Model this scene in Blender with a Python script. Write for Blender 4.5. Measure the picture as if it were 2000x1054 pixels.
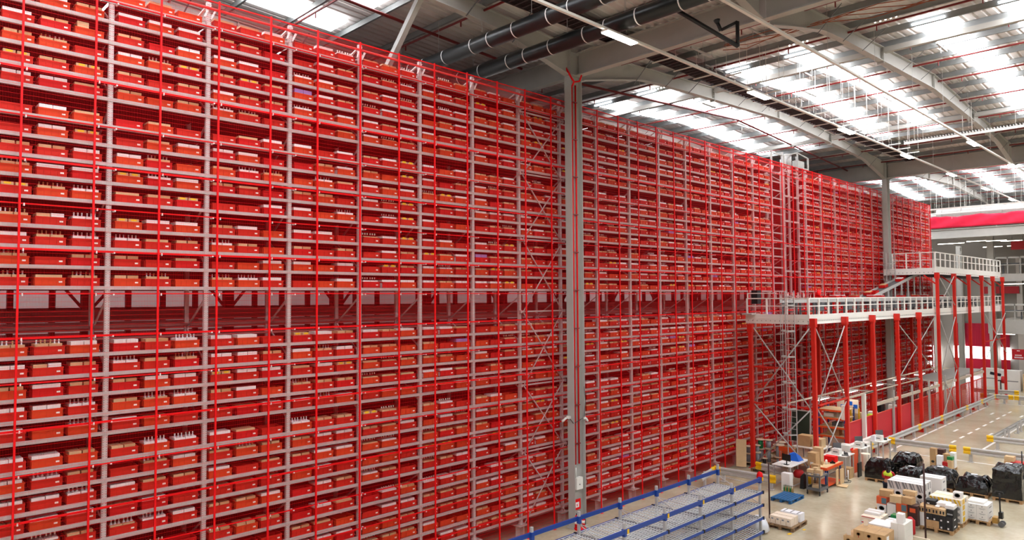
import bpy, bmesh, math, random
from mathutils import Vector, Matrix, noise

for _o in list(bpy.data.objects): bpy.data.objects.remove(_o)
SC = bpy.context.scene
COL = SC.collection
PI = math.pi
RND = random.Random(11)

# ---------------------------------------------------------------- camera
CAMPOS = Vector((17.069, 0.0, 8.043))
YAW, PITCH, ROLL, FPX = -0.799200608, 0.0400527283, -0.00667416118, 1379.592
_f = Vector((math.cos(PITCH)*math.sin(YAW), math.cos(PITCH)*math.cos(YAW), math.sin(PITCH)))
_r = Vector((math.cos(YAW), -math.sin(YAW), 0.0)); _u = _r.cross(_f)
_c, _s = math.cos(ROLL), math.sin(ROLL)
_r2 = _r*_c + _u*_s; _u2 = -_r*_s + _u*_c
cam_data = bpy.data.cameras.new('camera'); cam = bpy.data.objects.new('camera', cam_data); COL.objects.link(cam)
cam_data.sensor_width = 36.0; cam_data.lens = FPX/2000*36.0; cam_data.clip_end = 400
cam.matrix_world = Matrix(((_r2.x, _u2.x, -_f.x, CAMPOS.x), (_r2.y, _u2.y, -_f.y, CAMPOS.y), (_r2.z, _u2.z, -_f.z, CAMPOS.z), (0, 0, 0, 1)))
SC.camera = cam

# ---------------------------------------------------------------- world, exposure
w = bpy.data.worlds.new('world'); SC.world = w; w.use_nodes = True
w.node_tree.nodes['Background'].inputs[0].default_value = (0.75, 0.85, 1.0, 1)
w.node_tree.nodes['Background'].inputs[1].default_value = 1.0
SC.view_settings.view_transform = 'Standard'; SC.view_settings.look = 'None'
SC.view_settings.gamma = 1.0; SC.view_settings.use_curve_mapping = False
SC.view_settings.exposure = -0.08
SKY_STRENGTH = 13.0      # daylight coming through the translucent roof panels
LAMP_STRENGTH = 45.0     # battens

# ---------------------------------------------------------------- materials
def lin(c):
    return tuple(((v/255.0)/12.92 if v <= 10 else (((v/255.0)+0.055)/1.055)**2.4) for v in c)
MATS = {}
def mat(name, rgb, rough=0.6, metal=0.0, var=0.0, scale=3.0, bump=0.0, bscale=40.0, emit=None, spec=0.5, coat=0.0):
    if name in MATS: return MATS[name]
    m = bpy.data.materials.new(name); m.use_nodes = True; nt = m.node_tree; b = nt.nodes['Principled BSDF']
    c = lin(rgb)
    b.inputs['Base Color'].default_value = (*c, 1); b.inputs['Roughness'].default_value = rough
    b.inputs['Metallic'].default_value = metal; b.inputs['Specular IOR Level'].default_value = spec
    if coat: b.inputs['Coat Weight'].default_value = coat; b.inputs['Coat Roughness'].default_value = 0.1
    if emit is not None:
        b.inputs['Emission Color'].default_value = (*lin(emit[0]), 1); b.inputs['Emission Strength'].default_value = emit[1]
    if var or bump:
        tc = nt.nodes.new('ShaderNodeTexCoord')
    if var:
        n = nt.nodes.new('ShaderNodeTexNoise'); n.inputs['Scale'].default_value = scale; n.inputs['Detail'].default_value = 4
        nt.links.new(tc.outputs['Object'], n.inputs['Vector'])
        r = nt.nodes.new('ShaderNodeMapRange'); r.inputs[1].default_value = 0.3; r.inputs[2].default_value = 0.7
        r.inputs[3].default_value = 1-var; r.inputs[4].default_value = 1+var
        nt.links.new(n.outputs[0], r.inputs[0])
        v = nt.nodes.new('ShaderNodeVectorMath'); v.operation = 'SCALE'; v.inputs[0].default_value = c
        nt.links.new(r.outputs[0], v.inputs['Scale']); nt.links.new(v.outputs[0], b.inputs['Base Color'])
    if bump:
        n2 = nt.nodes.new('ShaderNodeTexNoise'); n2.inputs['Scale'].default_value = bscale
        nt.links.new(tc.outputs['Object'], n2.inputs['Vector'])
        bm_ = nt.nodes.new('ShaderNodeBump'); bm_.inputs['Strength'].default_value = bump; bm_.inputs['Distance'].default_value = 0.02
        nt.links.new(n2.outputs[0], bm_.inputs['Height']); nt.links.new(bm_.outputs[0], b.inputs['Normal'])
    MATS[name] = m; return m

def math_node(nt, op, a, b=None, clamp=False):
    n = nt.nodes.new('ShaderNodeMath'); n.operation = op; n.use_clamp = clamp
    for i, v in enumerate((a, b)):
        if v is None: continue
        if isinstance(v, (int, float)): n.inputs[i].default_value = v
        else: nt.links.new(v, n.inputs[i])
    return n.outputs[0]

M_galv = mat('galvanised_steel', (186, 182, 178), 0.55, 0.1, var=0.06, scale=8)
M_upr = mat('galvanised_perforated', (198, 193, 189), 0.5, 0.15)
nt = M_upr.node_tree   # punched slots down both edges of the post
tc = nt.nodes.new('ShaderNodeTexCoord'); sp = nt.nodes.new('ShaderNodeSeparateXYZ'); nt.links.new(tc.outputs['Object'], sp.inputs[0])
fz = math_node(nt, 'FRACT', math_node(nt, 'MULTIPLY', sp.outputs['Z'], 20.0))
a1 = math_node(nt, 'LESS_THAN', fz, 0.45)
ay = math_node(nt, 'ABSOLUTE', sp.outputs['Y'])
a2 = math_node(nt, 'MULTIPLY', math_node(nt, 'GREATER_THAN', ay, 0.026), math_node(nt, 'LESS_THAN', ay, 0.040))
mk = math_node(nt, 'MULTIPLY', a1, a2)
mx = nt.nodes.new('ShaderNodeMix'); mx.data_type = 'RGBA'; nt.links.new(mk, mx.inputs[0])
mx.inputs[6].default_value = (*lin((198, 193, 189)), 1); mx.inputs[7].default_value = (*lin((140, 112, 110)), 1)
nt.links.new(mx.outputs[2], nt.nodes['Principled BSDF'].inputs['Base Color'])

M_fence = mat('fence_red', (232, 14, 20), 0.5, spec=0.2)
M_steelred = mat('mezzanine_red', (214, 36, 22), 0.4, var=0.05)
M_crate = [mat('crate_red', (200, 40, 22), 0.65, var=0.10, scale=5, spec=.25), mat('crate_orange', (212, 68, 26), 0.65, var=0.10, scale=5, spec=.25), mat('crate_bright_red', (204, 24, 20), 0.65, var=0.08, scale=5, spec=.25)]
M_white = mat('white_card', (244, 240, 236), 0.6)
M_tag = mat('tag_white', (250, 235, 225), 0.6)
M_tan = mat('cardboard', (196, 158, 112), 0.8, var=0.07, scale=6)
M_tan2 = mat('cardboard_light', (214, 182, 138), 0.8, var=0.05, scale=6)
M_tape = mat('parcel_tape', (176, 134, 88), 0.4)
M_yel = mat('yellow_label', (250, 214, 10), 0.5)
M_pur = mat('lilac_board', (150, 132, 200), 0.7)
M_bcap = mat('bottle_cap_white', (235, 228, 215), 0.4)
M_btan = mat('bottle_cap_gold', (190, 160, 100), 0.4)
M_shade = mat('rear_shade', (44, 4, 4), 0.95, spec=0.05)  # near-black red that paints in the shade deep inside the rack
M_deck = mat('shelf_tray_shade', (66, 14, 12), 0.9, spec=0.05)  # shade under the shelves is put into the tray colour
M_grey = mat('beam_grey', (176, 172, 165), 0.6, var=0.03)
M_greyd = mat('frame_dark_grey', (96, 96, 98), 0.5)
M_purlin = mat('purlin_galvanised', (150, 154, 154), 0.5, 0.3, var=0.08, scale=2)
M_roof = mat('roof_liner', (214, 206, 200), 0.7, var=0.03)
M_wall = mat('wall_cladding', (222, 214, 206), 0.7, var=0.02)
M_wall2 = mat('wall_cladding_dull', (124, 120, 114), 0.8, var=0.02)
M_pipe = mat('sprinkler_red', (128, 26, 24), 0.5)
M_duct = mat('duct_black', (26, 28, 28), 0.35)
M_strap = mat('strap_white', (235, 232, 228), 0.5)
M_black = mat('black_plastic', (22, 22, 24), 0.4)
M_wrap = mat('black_stretch_wrap', (5, 5, 6), 0.22, bump=0.9, bscale=9, coat=0.2)
M_whitep = mat('white_paint', (236, 232, 224), 0.45)
M_yelp = mat('yellow_paint', (240, 190, 20), 0.4)
M_blue = mat('rack_blue', (24, 66, 148), 0.4)
M_bluep = mat('pallet_blue', (34, 92, 140), 0.7, var=0.15, scale=8)
M_blueb = mat('blue_plastic', (16, 98, 205), 0.35)
M_org = mat('orange_steel', (232, 84, 30), 0.45)
M_wood = mat('pallet_wood', (186, 148, 104), 0.85, var=0.15, scale=7)
M_woodd = mat('pallet_wood_dark', (134, 104, 72), 0.85, var=0.15, scale=7)
M_banner = mat('banner_red', (222, 24, 62), 0.8, var=0.05)
M_board = mat('solid_panel_red', (204, 34, 48), 0.6, var=0.14, scale=60)
M_signred = mat('sign_red', (190, 18, 34), 0.5)
M_green = mat('green_drum', (10, 128, 66), 0.5)
M_drum = mat('grey_drum', (150, 154, 160), 0.5)
M_ply = mat('drum_flange', (206, 184, 158), 0.7, var=0.06)
M_lamp = mat('lamp_tube', (255, 255, 255), 0.5, emit=((255, 250, 238), LAMP_STRENGTH))
M_lamp2 = mat('lamp_tube_small', (255, 255, 255), 0.5, emit=((255, 246, 232), 14.0))
M_sky = mat('translucent_roof_panel', (255, 255, 255), 0.5, emit=((240, 247, 255), SKY_STRENGTH))
M_day = mat('daylit_glazing', (255, 255, 255), 0.5, emit=((246, 248, 255), 7.0))
M_paper = mat('white_paper', (245, 245, 248), 0.6)
M_skin = mat('skin', (200, 150, 120), 0.6)
M_hair = mat('dark_hair', (18, 14, 14), 0.5)
M_vest = mat('hi_vis_yellow', (214, 240, 60), 0.6)
M_refl = mat('reflective_band', (220, 222, 220), 0.3)
M_navy = mat('navy_trousers', (22, 26, 44), 0.8)
M_redc = mat('red_cloth', (186, 22, 26), 0.7)
M_print = mat('print_black', (34, 34, 36), 0.6)
M_printg = mat('print_grey', (140, 138, 140), 0.6)
M_pack = mat('carton_white_printed', (232, 228, 224), 0.6, var=0.02)
M_cream = mat('carton_cream', (240, 222, 200), 0.65, var=0.03)
M_clear = mat('clear_wrap', (236, 238, 244), 0.25, bump=0.4, bscale=9)
M_orng2 = mat('print_orange', (226, 96, 48), 0.6)
M_teal = mat('print_teal', (90, 120, 130), 0.6)
M_dbrown = mat('carton_dark', (70, 40, 36), 0.6)
M_line = mat('line_paint', (240, 238, 230), 0.5)
M_roller = mat('roller_steel', (206, 206, 206), 0.45, 0.3)
M_screen = mat('screen_dark', (14, 16, 20), 0.2)
M_cable = mat('copper_cable', (170, 84, 44), 0.6)
M_tray = mat('cable_tray', (60, 46, 46), 0.7)

# floor: sealed, slightly glossy concrete with faint mottling
M_floor = mat('polished_concrete', (196, 184, 164), 0.28, spec=0.55)
nt = M_floor.node_tree; b = nt.nodes['Principled BSDF']; tc = nt.nodes.new('ShaderNodeTexCoord')
n1 = nt.nodes.new('ShaderNodeTexNoise'); n1.inputs['Scale'].default_value = 0.55; n1.inputs['Detail'].default_value = 4; n1.inputs['Roughness'].default_value = 0.5
n2 = nt.nodes.new('ShaderNodeTexNoise'); n2.inputs['Scale'].default_value = 6.0; n2.inputs['Detail'].default_value = 6
for n in (n1, n2): nt.links.new(tc.outputs['Object'], n.inputs['Vector'])
mn = nt.nodes.new('ShaderNodeMath'); mn.operation = 'MULTIPLY_ADD'; nt.links.new(n2.outputs[0], mn.inputs[0]); mn.inputs[1].default_value = 0.35; nt.links.new(n1.outputs[0], mn.inputs[2])
rp = nt.nodes.new('ShaderNodeValToRGB'); rp.color_ramp.elements[0].position = 0.45; rp.color_ramp.elements[1].position = 0.85
rp.color_ramp.elements[0].color = (*lin((176, 162, 134)), 1); rp.color_ramp.elements[1].color = (*lin((204, 192, 166)), 1)
nt.links.new(mn.outputs[0], rp.inputs[0]); nt.links.new(rp.outputs[0], b.inputs['Base Color'])
rr = nt.nodes.new('ShaderNodeMapRange'); rr.inputs[3].default_value = 0.13; rr.inputs[4].default_value = 0.26
nt.links.new(n1.outputs[0], rr.inputs[0]); nt.links.new(rr.outputs[0], b.inputs['Roughness'])

# ---------------------------------------------------------------- mesh helpers
WLOC = {}
class MB:
    def __init__(s): s.v = []; s.f = []; s.mi = []; s.sm = []; s.m = 0
    def quad(s, idx, smooth=False): s.f.append(tuple(idx)); s.mi.append(s.m); s.sm.append(smooth)
    def hexa(s, p, skip=()):
        n = len(s.v); s.v += [tuple(q) for q in p]
        for i, q in enumerate(((0, 3, 2, 1), (4, 5, 6, 7), (0, 1, 5, 4), (1, 2, 6, 5), (2, 3, 7, 6), (3, 0, 4, 7))):
            if i not in skip: s.quad([n+k for k in q])
        return s
    def box(s, x0, x1, y0, y1, z0, z1, skip=()):
        if x1 < x0: x0, x1 = x1, x0
        if y1 < y0: y0, y1 = y1, y0
        if z1 < z0: z0, z1 = z1, z0
        return s.hexa([(x0, y0, z0), (x1, y0, z0), (x1, y1, z0), (x0, y1, z0), (x0, y0, z1), (x1, y0, z1), (x1, y1, z1), (x0, y1, z1)], skip)
    def rbox(s, c, size, rz=0.0, rx=0.0, ry=0.0):   # centre, full size
        R = Matrix.Rotation(rz, 3, 'Z') @ Matrix.Rotation(ry, 3, 'Y') @ Matrix.Rotation(rx, 3, 'X')
        hx, hy, hz = size[0]/2, size[1]/2, size[2]/2; c = Vector(c)
        return s.hexa([c + R @ Vector(q) for q in ((-hx, -hy, -hz), (hx, -hy, -hz), (hx, hy, -hz), (-hx, hy, -hz), (-hx, -hy, hz), (hx, -hy, hz), (hx, hy, hz), (-hx, hy, hz))])
    def bar(s, p0, p1, w, h=None):
        h = w if h is None else h
        p0, p1 = Vector(p0), Vector(p1); d = (p1-p0).normalized()
        ref = Vector((0, 0, 1)) if abs(d.z) < 0.95 else Vector((1, 0, 0))
        a = d.cross(ref).normalized()*(w/2); b = a.cross(d).normalized()*(h/2)
        return s.hexa([p0-a-b, p0+a-b, p0+a+b, p0-a+b, p1-a-b, p1+a-b, p1+a+b, p1-a+b])
    def tube(s, p0, p1, r, n=8, r1=None, caps=True):
        r1 = r if r1 is None else r1
        p0, p1 = Vector(p0), Vector(p1); d = (p1-p0).normalized()
        ref = Vector((0, 0, 1)) if abs(d.z) < 0.95 else Vector((1, 0, 0))
        a = d.cross(ref).normalized(); b = d.cross(a).normalized(); k = len(s.v)
        for (p, rr_) in ((p0, r), (p1, r1)):
            for i in range(n):
                t = 2*PI*i/n; s.v.append(tuple(p + a*math.cos(t)*rr_ + b*math.sin(t)*rr_))
        for i in range(n):
            j = (i+1) % n; s.quad((k+i, k+j, k+n+j, k+n+i), True)
        if caps: s.quad([k+i for i in range(n)][::-1]); s.quad([k+n+i for i in range(n)])
        return s
    def path(s, pts, r, n=6):
        for a, b in zip(pts[:-1], pts[1:]): s.tube(a, b, r, n)
        return s
    def lathe(s, cx, cy, prof, n=16):
        k = len(s.v)
        for (r, z) in prof:
            for i in range(n): t = 2*PI*i/n; s.v.append((cx+r*math.cos(t), cy+r*math.sin(t), z))
        for j in range(len(prof)-1):
            for i in range(n):
                i2 = (i+1) % n; s.quad((k+j*n+i, k+j*n+i2, k+(j+1)*n+i2, k+(j+1)*n+i), True)
        s.quad([k+i for i in range(n)][::-1]); e = k+(len(prof)-1)*n; s.quad([e+i for i in range(n)])
        return s
    def prism(s, poly, x0, x1):      # polygon in the YZ plane, extruded along X
        n = len(poly); k = len(s.v)
        for x in (x0, x1):
            for (y, z) in poly: s.v.append((x, y, z))
        for i in range(n): j = (i+1) % n; s.quad((k+i, k+j, k+n+j, k+n+i))
        s.quad([k+i for i in range(n)][::-1]); s.quad([k+n+i for i in range(n)])
        return s
    def prismy(s, poly, y0, y1):     # polygon in the XZ plane, extruded along Y
        n = len(poly); k = len(s.v)
        for y in (y0, y1):
            for (x, z) in poly: s.v.append((x, y, z))
        for i in range(n): j = (i+1) % n; s.quad((k+i, k+j, k+n+j, k+n+i))
        s.quad([k+i for i in range(n)][::-1]); s.quad([k+n+i for i in range(n)])
        return s
    def build(s, name, mats, parent=None, at=None, fix=True):
        if not s.v: return None
        if not isinstance(mats, (list, tuple)): mats = [mats]
        if parent is not None: org = WLOC[parent.name]
        elif at is not None: org = Vector(at)
        else:
            xs = [v[0] for v in s.v]; ys = [v[1] for v in s.v]; zs = [v[2] for v in s.v]
            org = Vector(((min(xs)+max(xs))/2, (min(ys)+max(ys))/2, min(zs)))
        me = bpy.data.meshes.new(name)
        me.from_pydata([(v[0]-org.x, v[1]-org.y, v[2]-org.z) for v in s.v], [], s.f)
        for m_ in mats: me.materials.append(m_)
        me.polygons.foreach_set('material_index', s.mi); me.polygons.foreach_set('use_smooth', s.sm)
        if fix:
            bb = bmesh.new(); bb.from_mesh(me); bmesh.ops.recalc_face_normals(bb, faces=bb.faces); bb.to_mesh(me); bb.free()
        me.update()
        o = bpy.data.objects.new(name, me); COL.objects.link(o)
        if parent is not None: o.parent = parent
        else: o.location = org
        WLOC[o.name] = org.copy()
        return o

def tag(o, label, cat, group=None, kind=None):
    if label: o['label'] = label
    if cat: o['category'] = cat
    if group: o['group'] = group
    if kind: o['kind'] = kind
    return o
def struct(o): o['kind'] = 'structure'; return o
def thing(name, label, cat, loc=(0, 0, 0), group=None):
    o = bpy.data.objects.new(name, None); COL.objects.link(o); o.location = loc; o.empty_display_size = 0.2
    WLOC[o.name] = Vector(loc); return tag(o, label, cat, group)
def dup(o, loc, label=None, group=None):
    c = o.copy(); COL.objects.link(c); c.location = loc; WLOC[c.name] = Vector(loc)
    for ch in [x for x in o.children]:
        d = ch.copy(); COL.objects.link(d); d.parent = c; WLOC[d.name] = Vector(loc)
        for g in ch.children:
            e = g.copy(); COL.objects.link(e); e.parent = d
    if label: c['label'] = label
    if group: c['group'] = group
    return c
ORD = ['zeroth', 'first', 'second', 'third', 'fourth', 'fifth', 'sixth', 'seventh', 'eighth', 'ninth', 'tenth', 'eleventh', 'twelfth', 'thirteenth', 'fourteenth', 'fifteenth', 'sixteenth',
       'seventeenth', 'eighteenth', 'nineteenth', 'twentieth', 'twenty-first', 'twenty-second', 'twenty-third', 'twenty-fourth', 'twenty-fifth', 'twenty-sixth', 'twenty-seventh', 'twenty-eighth', 'twenty-ninth', 'thirtieth',
       'thirty-first', 'thirty-second', 'thirty-third', 'thirty-fourth', 'thirty-fifth', 'thirty-sixth', 'thirty-seventh', 'thirty-eighth', 'thirty-ninth', 'fortieth']
def proj(P):
    d = Vector(P)-CAMPOS; z = d.dot(_f)
    if z < 0.1: return (-9999, -9999, -1)
    return (1000+FPX*d.dot(_r2)/z, 527-FPX*d.dot(_u2)/z, z)

# ================================================================= SHELL
XW0, XW1, YW0, YW1 = -15.0, 34.0, -14.0, 90.0
V0, SPAN = 19.35, 32.3          # valley lines at V0 + n*SPAN
def rtop(y):                    # top of rafter steel
    t = (y-V0) % SPAN; u = abs(t-SPAN/2); return 18.0-0.058*u
struct(MB().box(XW0, XW1, YW0, YW1, -0.3, 0).build('floor', M_floor))
mb = MB()
for y in [YW0] : pass
# corrugated roof liner, ribs running down the slope
ribs = []
x = XW0
while x < XW1:
    ribs += [(x, 0.0), (x+0.20, 0.0), (x+0.235, 0.045), (x+0.295, 0.045)]; x += 0.333
brk = sorted([YW0, YW1]+[V0+SPAN*k/2 for k in range(-3, 6) if YW0 < V0+SPAN*k/2 < YW1])
SKX = []
for k in range(-2, 5):
    for off in (2.08, 4.66): SKX.append(0.55+7.19*k+off)
for y0, y1 in zip(brk[:-1], brk[1:]):
    n = len(mb.v)
    for (xx, dz) in ribs: mb.v.append((xx, y0, rtop(y0+1e-4 if y0 > YW0 else y0)+0.27+dz)); mb.v.append((xx, y1, rtop(y1-1e-4)+0.27+dz))
    for i in range(len(ribs)-1): mb.quad((n+2*i, n+2*i+1, n+2*i+3, n+2*i+2))
cl = mb.build('ceiling', M_roof, fix=False); struct(cl)
struct(MB().box(XW0, XW1, YW0, YW1, 19.2, 19.3).build('ceiling', M_roof))
# translucent roof panels (windows in the roof)
wn = 0
def rline(y): return rtop(y)+0.09
for sv in (-1, 0, 1, 2):
    ya, yb = V0+SPAN*sv+8.0, V0+SPAN*sv+25.6
    ym = V0+SPAN*sv+SPAN/2
    for sx in SKX:
        if not (XW0+1 < sx < XW1-1): continue
        mb = MB()
        a, c_ = max(ya, YW0+0.2), min(yb, YW1-0.2)
        if c_-a < 2: continue
        ys = [a, ym, c_] if a < ym < c_ else [a, c_]
        for p_, q_ in zip(ys[:-1], ys[1:]):
            mb.hexa([(sx-0.52, p_, rline(p_)), (sx+0.52, p_, rline(p_)), (sx+0.52, q_, rline(q_)), (sx-0.52, q_, rline(q_)),
                     (sx-0.52, p_, rline(p_)+0.03), (sx+0.52, p_, rline(p_)+0.03), (sx+0.52, q_, rline(q_)+0.03), (sx-0.52, q_, rline(q_)+0.03)])
        wn += 1; struct(mb.build('window_%d' % wn, M_sky))
# purlins
pn = 0
y = V0-SPAN+1.0
k = 0
ys = []
for sv in (-1, 0, 1, 2):
    for i in range(18):
        yy = V0+SPAN*sv+0.9+i*1.794
        if YW0+0.3 < yy < YW1-0.3: ys.append(yy)
for yy in ys:
    z = rtop(yy); pn += 1
    mb = MB()
    mb.box(XW0+.05, XW1-.05, yy-0.012, yy+0.012, z, z+0.235); mb.box(XW0+.05, XW1-.05, yy-0.07, yy+0.012, z, z+0.014); mb.box(XW0+.05, XW1-.05, yy-0.012, yy+0.07, z+0.22, z+0.233)
    struct(mb.build('trim_%d' % pn, M_purlin))
# walls
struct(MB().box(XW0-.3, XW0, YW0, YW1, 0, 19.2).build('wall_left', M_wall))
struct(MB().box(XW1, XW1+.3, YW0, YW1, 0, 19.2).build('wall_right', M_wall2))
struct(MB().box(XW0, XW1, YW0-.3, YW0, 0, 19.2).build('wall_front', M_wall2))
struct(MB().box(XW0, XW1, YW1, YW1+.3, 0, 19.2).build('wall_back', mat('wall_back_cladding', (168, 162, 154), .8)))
# painted floor lines
ln = pn
def line(x0, x1, y0, y1):
    global ln
    ln += 1; struct(MB().box(x0, x1, y0, y1, 0, 0.004).build('trim_%d' % ln, M_line))
line(4.06, 4.18, 40.0, 60.5); line(4.18, 16, 39.85, 39.97); line(7.42, 7.54, 42.9, 57); line(7.5, 20, 42.85, 42.97)
for k in range(10): line(5.78, 5.90, 42.6+k*1.72, 42.6+k*1.72+0.85)
for (a, b_) in ((4.97, 48.1), (6.72, 48.1), (5.05, 56.6), (6.7, 56.6), (9.2, 53)): line(a, a+0.12, b_, b_+0.9)
line(4.2, 9, 62.6, 62.72)

# ================================================================= STORAGE RACK
U0, L = 4.384, 2.1
def UY(k): return U0+L*k
LV = [14.63, 14.17, 13.71, 13.29, 12.86, 12.45, 11.85, 11.43, 11.02, 10.61, 10.18, 9.59, 9.17, 8.76, 8.33, 6.91, 6.48, 6.06, 5.63, 5.21, 4.63, 4.21, 3.79, 3.38, 2.95, 2.35, 1.93, 1.51, 1.09, .66]
RD = 1.30
rack = thing('storage_rack', 'towering galvanised storage rack filling the left wall behind red mesh', 'rack', (-0.6, 33, 0))
upr_mesh = MB(); upr_mesh.box(-0.09, 0, -0.05, 0.05, 0.44, 15.22)
first = None
for k in range(-2, 29):
    # post local coordinates: keep the slot pattern centred on each post
    if first is None:
        first = MB(); first.box(-0.09, 0, -0.05, 0.05, 0.44, 15.22); first = first.build('upright', M_upr, at=(0, 0, 0)); first.parent = rack
        o = first
    else:
        o = first.copy(); COL.objects.link(o)
    o.location = Vector((0, UY(k), 0))-WLOC[rack.name]; WLOC[o.name] = Vector((0, UY(k), 0))
    b_ = MB()
    for z in (1.4, 3.2, 5.0, 6.6, 8.9, 10.8, 12.6, 14.2):
        b_.bar((-0.06, UY(k), z), (-RD+0.05, UY(k), z+0.75), 0.035); b_.bar((-0.06, UY(k), z+1.5 if z < 13.5 else z+0.6), (-RD+0.05, UY(k), z+0.75 if z < 13.5 else z+.9), 0.035)
    b_.build('frame_bracing', M_galv, o)
    f_ = MB(); f_.box(-RD, -RD+0.07, UY(k)-0.05, UY(k)+0.05, 0.44, 15.22); f_.build('rear_upright', M_galv, rack)
    # flared foot on an I-section stub
    f_ = MB(); f_.lathe(-0.045, UY(k), [(0.11, 0.44), (0.10, 0.47), (0.05, 0.54), (0.045, 0.58)], 8); f_.build('foot_plate', M_galv, o)
    f_ = MB(); f_.box(-0.30, 0.12, UY(k)-0.22, UY(k)+0.22, 0.415, 0.44); f_.box(-0.30, 0.12, UY(k)-0.22, UY(k)+0.22, 0, 0.025); f_.box(-0.10, -0.08, UY(k)-0.2, UY(k)+0.2, 0.02, 0.42); f_.box(-0.28, 0.10, UY(k)-.01, UY(k)+0.01, 0.02, 0.42)
    f_.build('plinth', M_grey, rack)
    # bracket fan holding the top guard tube
    f_ = MB(); f_.bar((0.0, UY(k), 15.18), (-0.55, UY(k)-0.15, 14.86), 0.06, 0.03); f_.bar((0.02, UY(k)+0.03, 15.15), (0.02, UY(k)-0.12, 14.82), 0.05, 0.03)
    f_.bar((0.03, UY(k)+0.16, 15.08), (0.02, UY(k)+0.03, 14.80), 0.06, 0.04); f_.build('top_bracket', M_strap, o)
# shelf levels: the hundred nearest beams one by one, the others together
def shelf(mb, k, z, full=True):
    y0, y1 = UY(k)+0.0, UY(k+1)
    mb.box(0.0, 0.012, y0+0.052, y1-0.052, z-0.042, z+0.034); mb.box(-0.05, 0.0, y0+0.052, y1-0.052, z+0.020, z+0.034); mb.box(-0.05, 0.0, y0+0.052, y1-0.052, z-0.042, z-0.030)
    mb.box(-0.005, 0.02, y0-0.06, y0+0.052, z-0.05, z+0.036)
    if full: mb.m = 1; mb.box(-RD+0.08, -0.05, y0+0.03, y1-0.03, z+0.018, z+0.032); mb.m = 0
def empty_bay(k): return k in (15, 16, 23)
near = 0
rest = MB()
for li, z in enumerate(LV):
    for k in range(-2, 28):
        if k in (-1, 0, 1, 2) and li < 25:
            m_ = MB(); shelf(m_, k, z); m_.build('shelf', [M_galv, M_deck], rack); near += 1
        elif k == 16: 
            rest.box(0, 0.012, UY(k)+1.0, UY(k+1), z-0.04, z+0.03)
        elif k == 15:
            rest.box(0, 0.012, UY(k), UY(k)+1.3, z-0.04, z+0.03)
        else: shelf(rest, k, z)
o = rest.build('shelf', [M_galv, M_deck], rack); o['kind'] = 'stuff'
# added panels, near black for the shade of deeper racking, open level left clear
MB().box(-RD-0.06, -RD-0.02, UY(-2), UY(28), 8.28, 14.66).build('shade_panel', M_shade, rack)
MB().box(-RD-0.06, -RD-0.02, UY(-2), UY(28), 0.02, 6.95).build('shade_panel', M_shade, rack)
# cross bracing in the tall braced bays
for k in (6, 26):
    zs = [14.45, 12.31, 10.05, 7.59, 5.10, 2.85, 0.5]
    m_ = MB()
    for a, b_ in zip(zs[:-1], zs[1:]):
        m_.tube((0.075, UY(k)+.05, a), (0.075, UY(k+1)-.05, b_), 0.022, 6); m_.tube((0.10, UY(k+1)-.05, a), (0.10, UY(k)+.05, b_), 0.022, 6)
    for z in zs[:-1]: m_.tube((0.085, UY(k)-.03, z), (0.085, UY(k+1)+.06, z), 0.03, 6); m_.box(0.03, 0.12, UY(k)-.09, UY(k)-.02, z-.05, z+.05); m_.box(0.03, 0.12, UY(k+1)+.02, UY(k+1)+.09, z-.05, z+.05)
    m_.build('cross_brace', M_galv, rack)

# ---- inside the open level
core = thing('shuttle_aisle', 'dim steel shuttle aisle seen through the open level of the rack', 'conveyor', (-4.5, 33, 6.9))
MB().box(-9.0, -RD-0.06, UY(-2), UY(28), 8.45, 8.5).build('shade_soffit', M_shade, core)  # added dark cover that keeps the open level in shade
MB().box(-12.0, -RD-0.06, UY(-2), UY(28), 6.85, 6.92).build('deck', M_shade, core)  # added dark sheet below, also there to shade the open level
m_ = MB()
for (x, z, h) in ((-1.2, 7.45, .06), (-1.2, 7.18, .05), (-2.0, 7.5, .10), (-2.9, 7.62, .16), (-4.0, 7.7, .12), (-5.4, 7.75, .1), (-7.0, 7.8, .1)):
    m_.box(x-0.04, x+0.04, UY(-2), UY(28), z-h/2, z+h/2)
m_.box(-2.3, -2.24, UY(-2), UY(28), 7.56, 7.84); m_.box(-1.28, -1.24, UY(-2), UY(28), 7.36, 7.44)
m_.build('guide_rail', mat('rail_steel', (150, 108, 104), 0.7, spec=.2), core)
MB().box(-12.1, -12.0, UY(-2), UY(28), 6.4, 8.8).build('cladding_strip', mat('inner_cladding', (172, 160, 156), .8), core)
m_ = MB()
for i in range(64):
    y = 0.6+i*.97
    MM = mat('post_maroon', (110, 44, 40), 0.8)
    MB().box(-6.1, -5.95, y, y+0.14, 6.92, 8.45).build('inner_post', MM, core)
    if i % 4 == 0:
        m_ = MB(); m_.box(-5.1, -4.9, y+.55, y+0.85, 6.92, 8.45); m_.bar((-5.0, y+.7, 7.7), (-5.0, y+.1, 8.45), 0.07); m_.bar((-5.0, y+.7, 7.7), (-5.0, y+1.3, 8.45), 0.07); m_.build('braced_post', MM, core)

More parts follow.
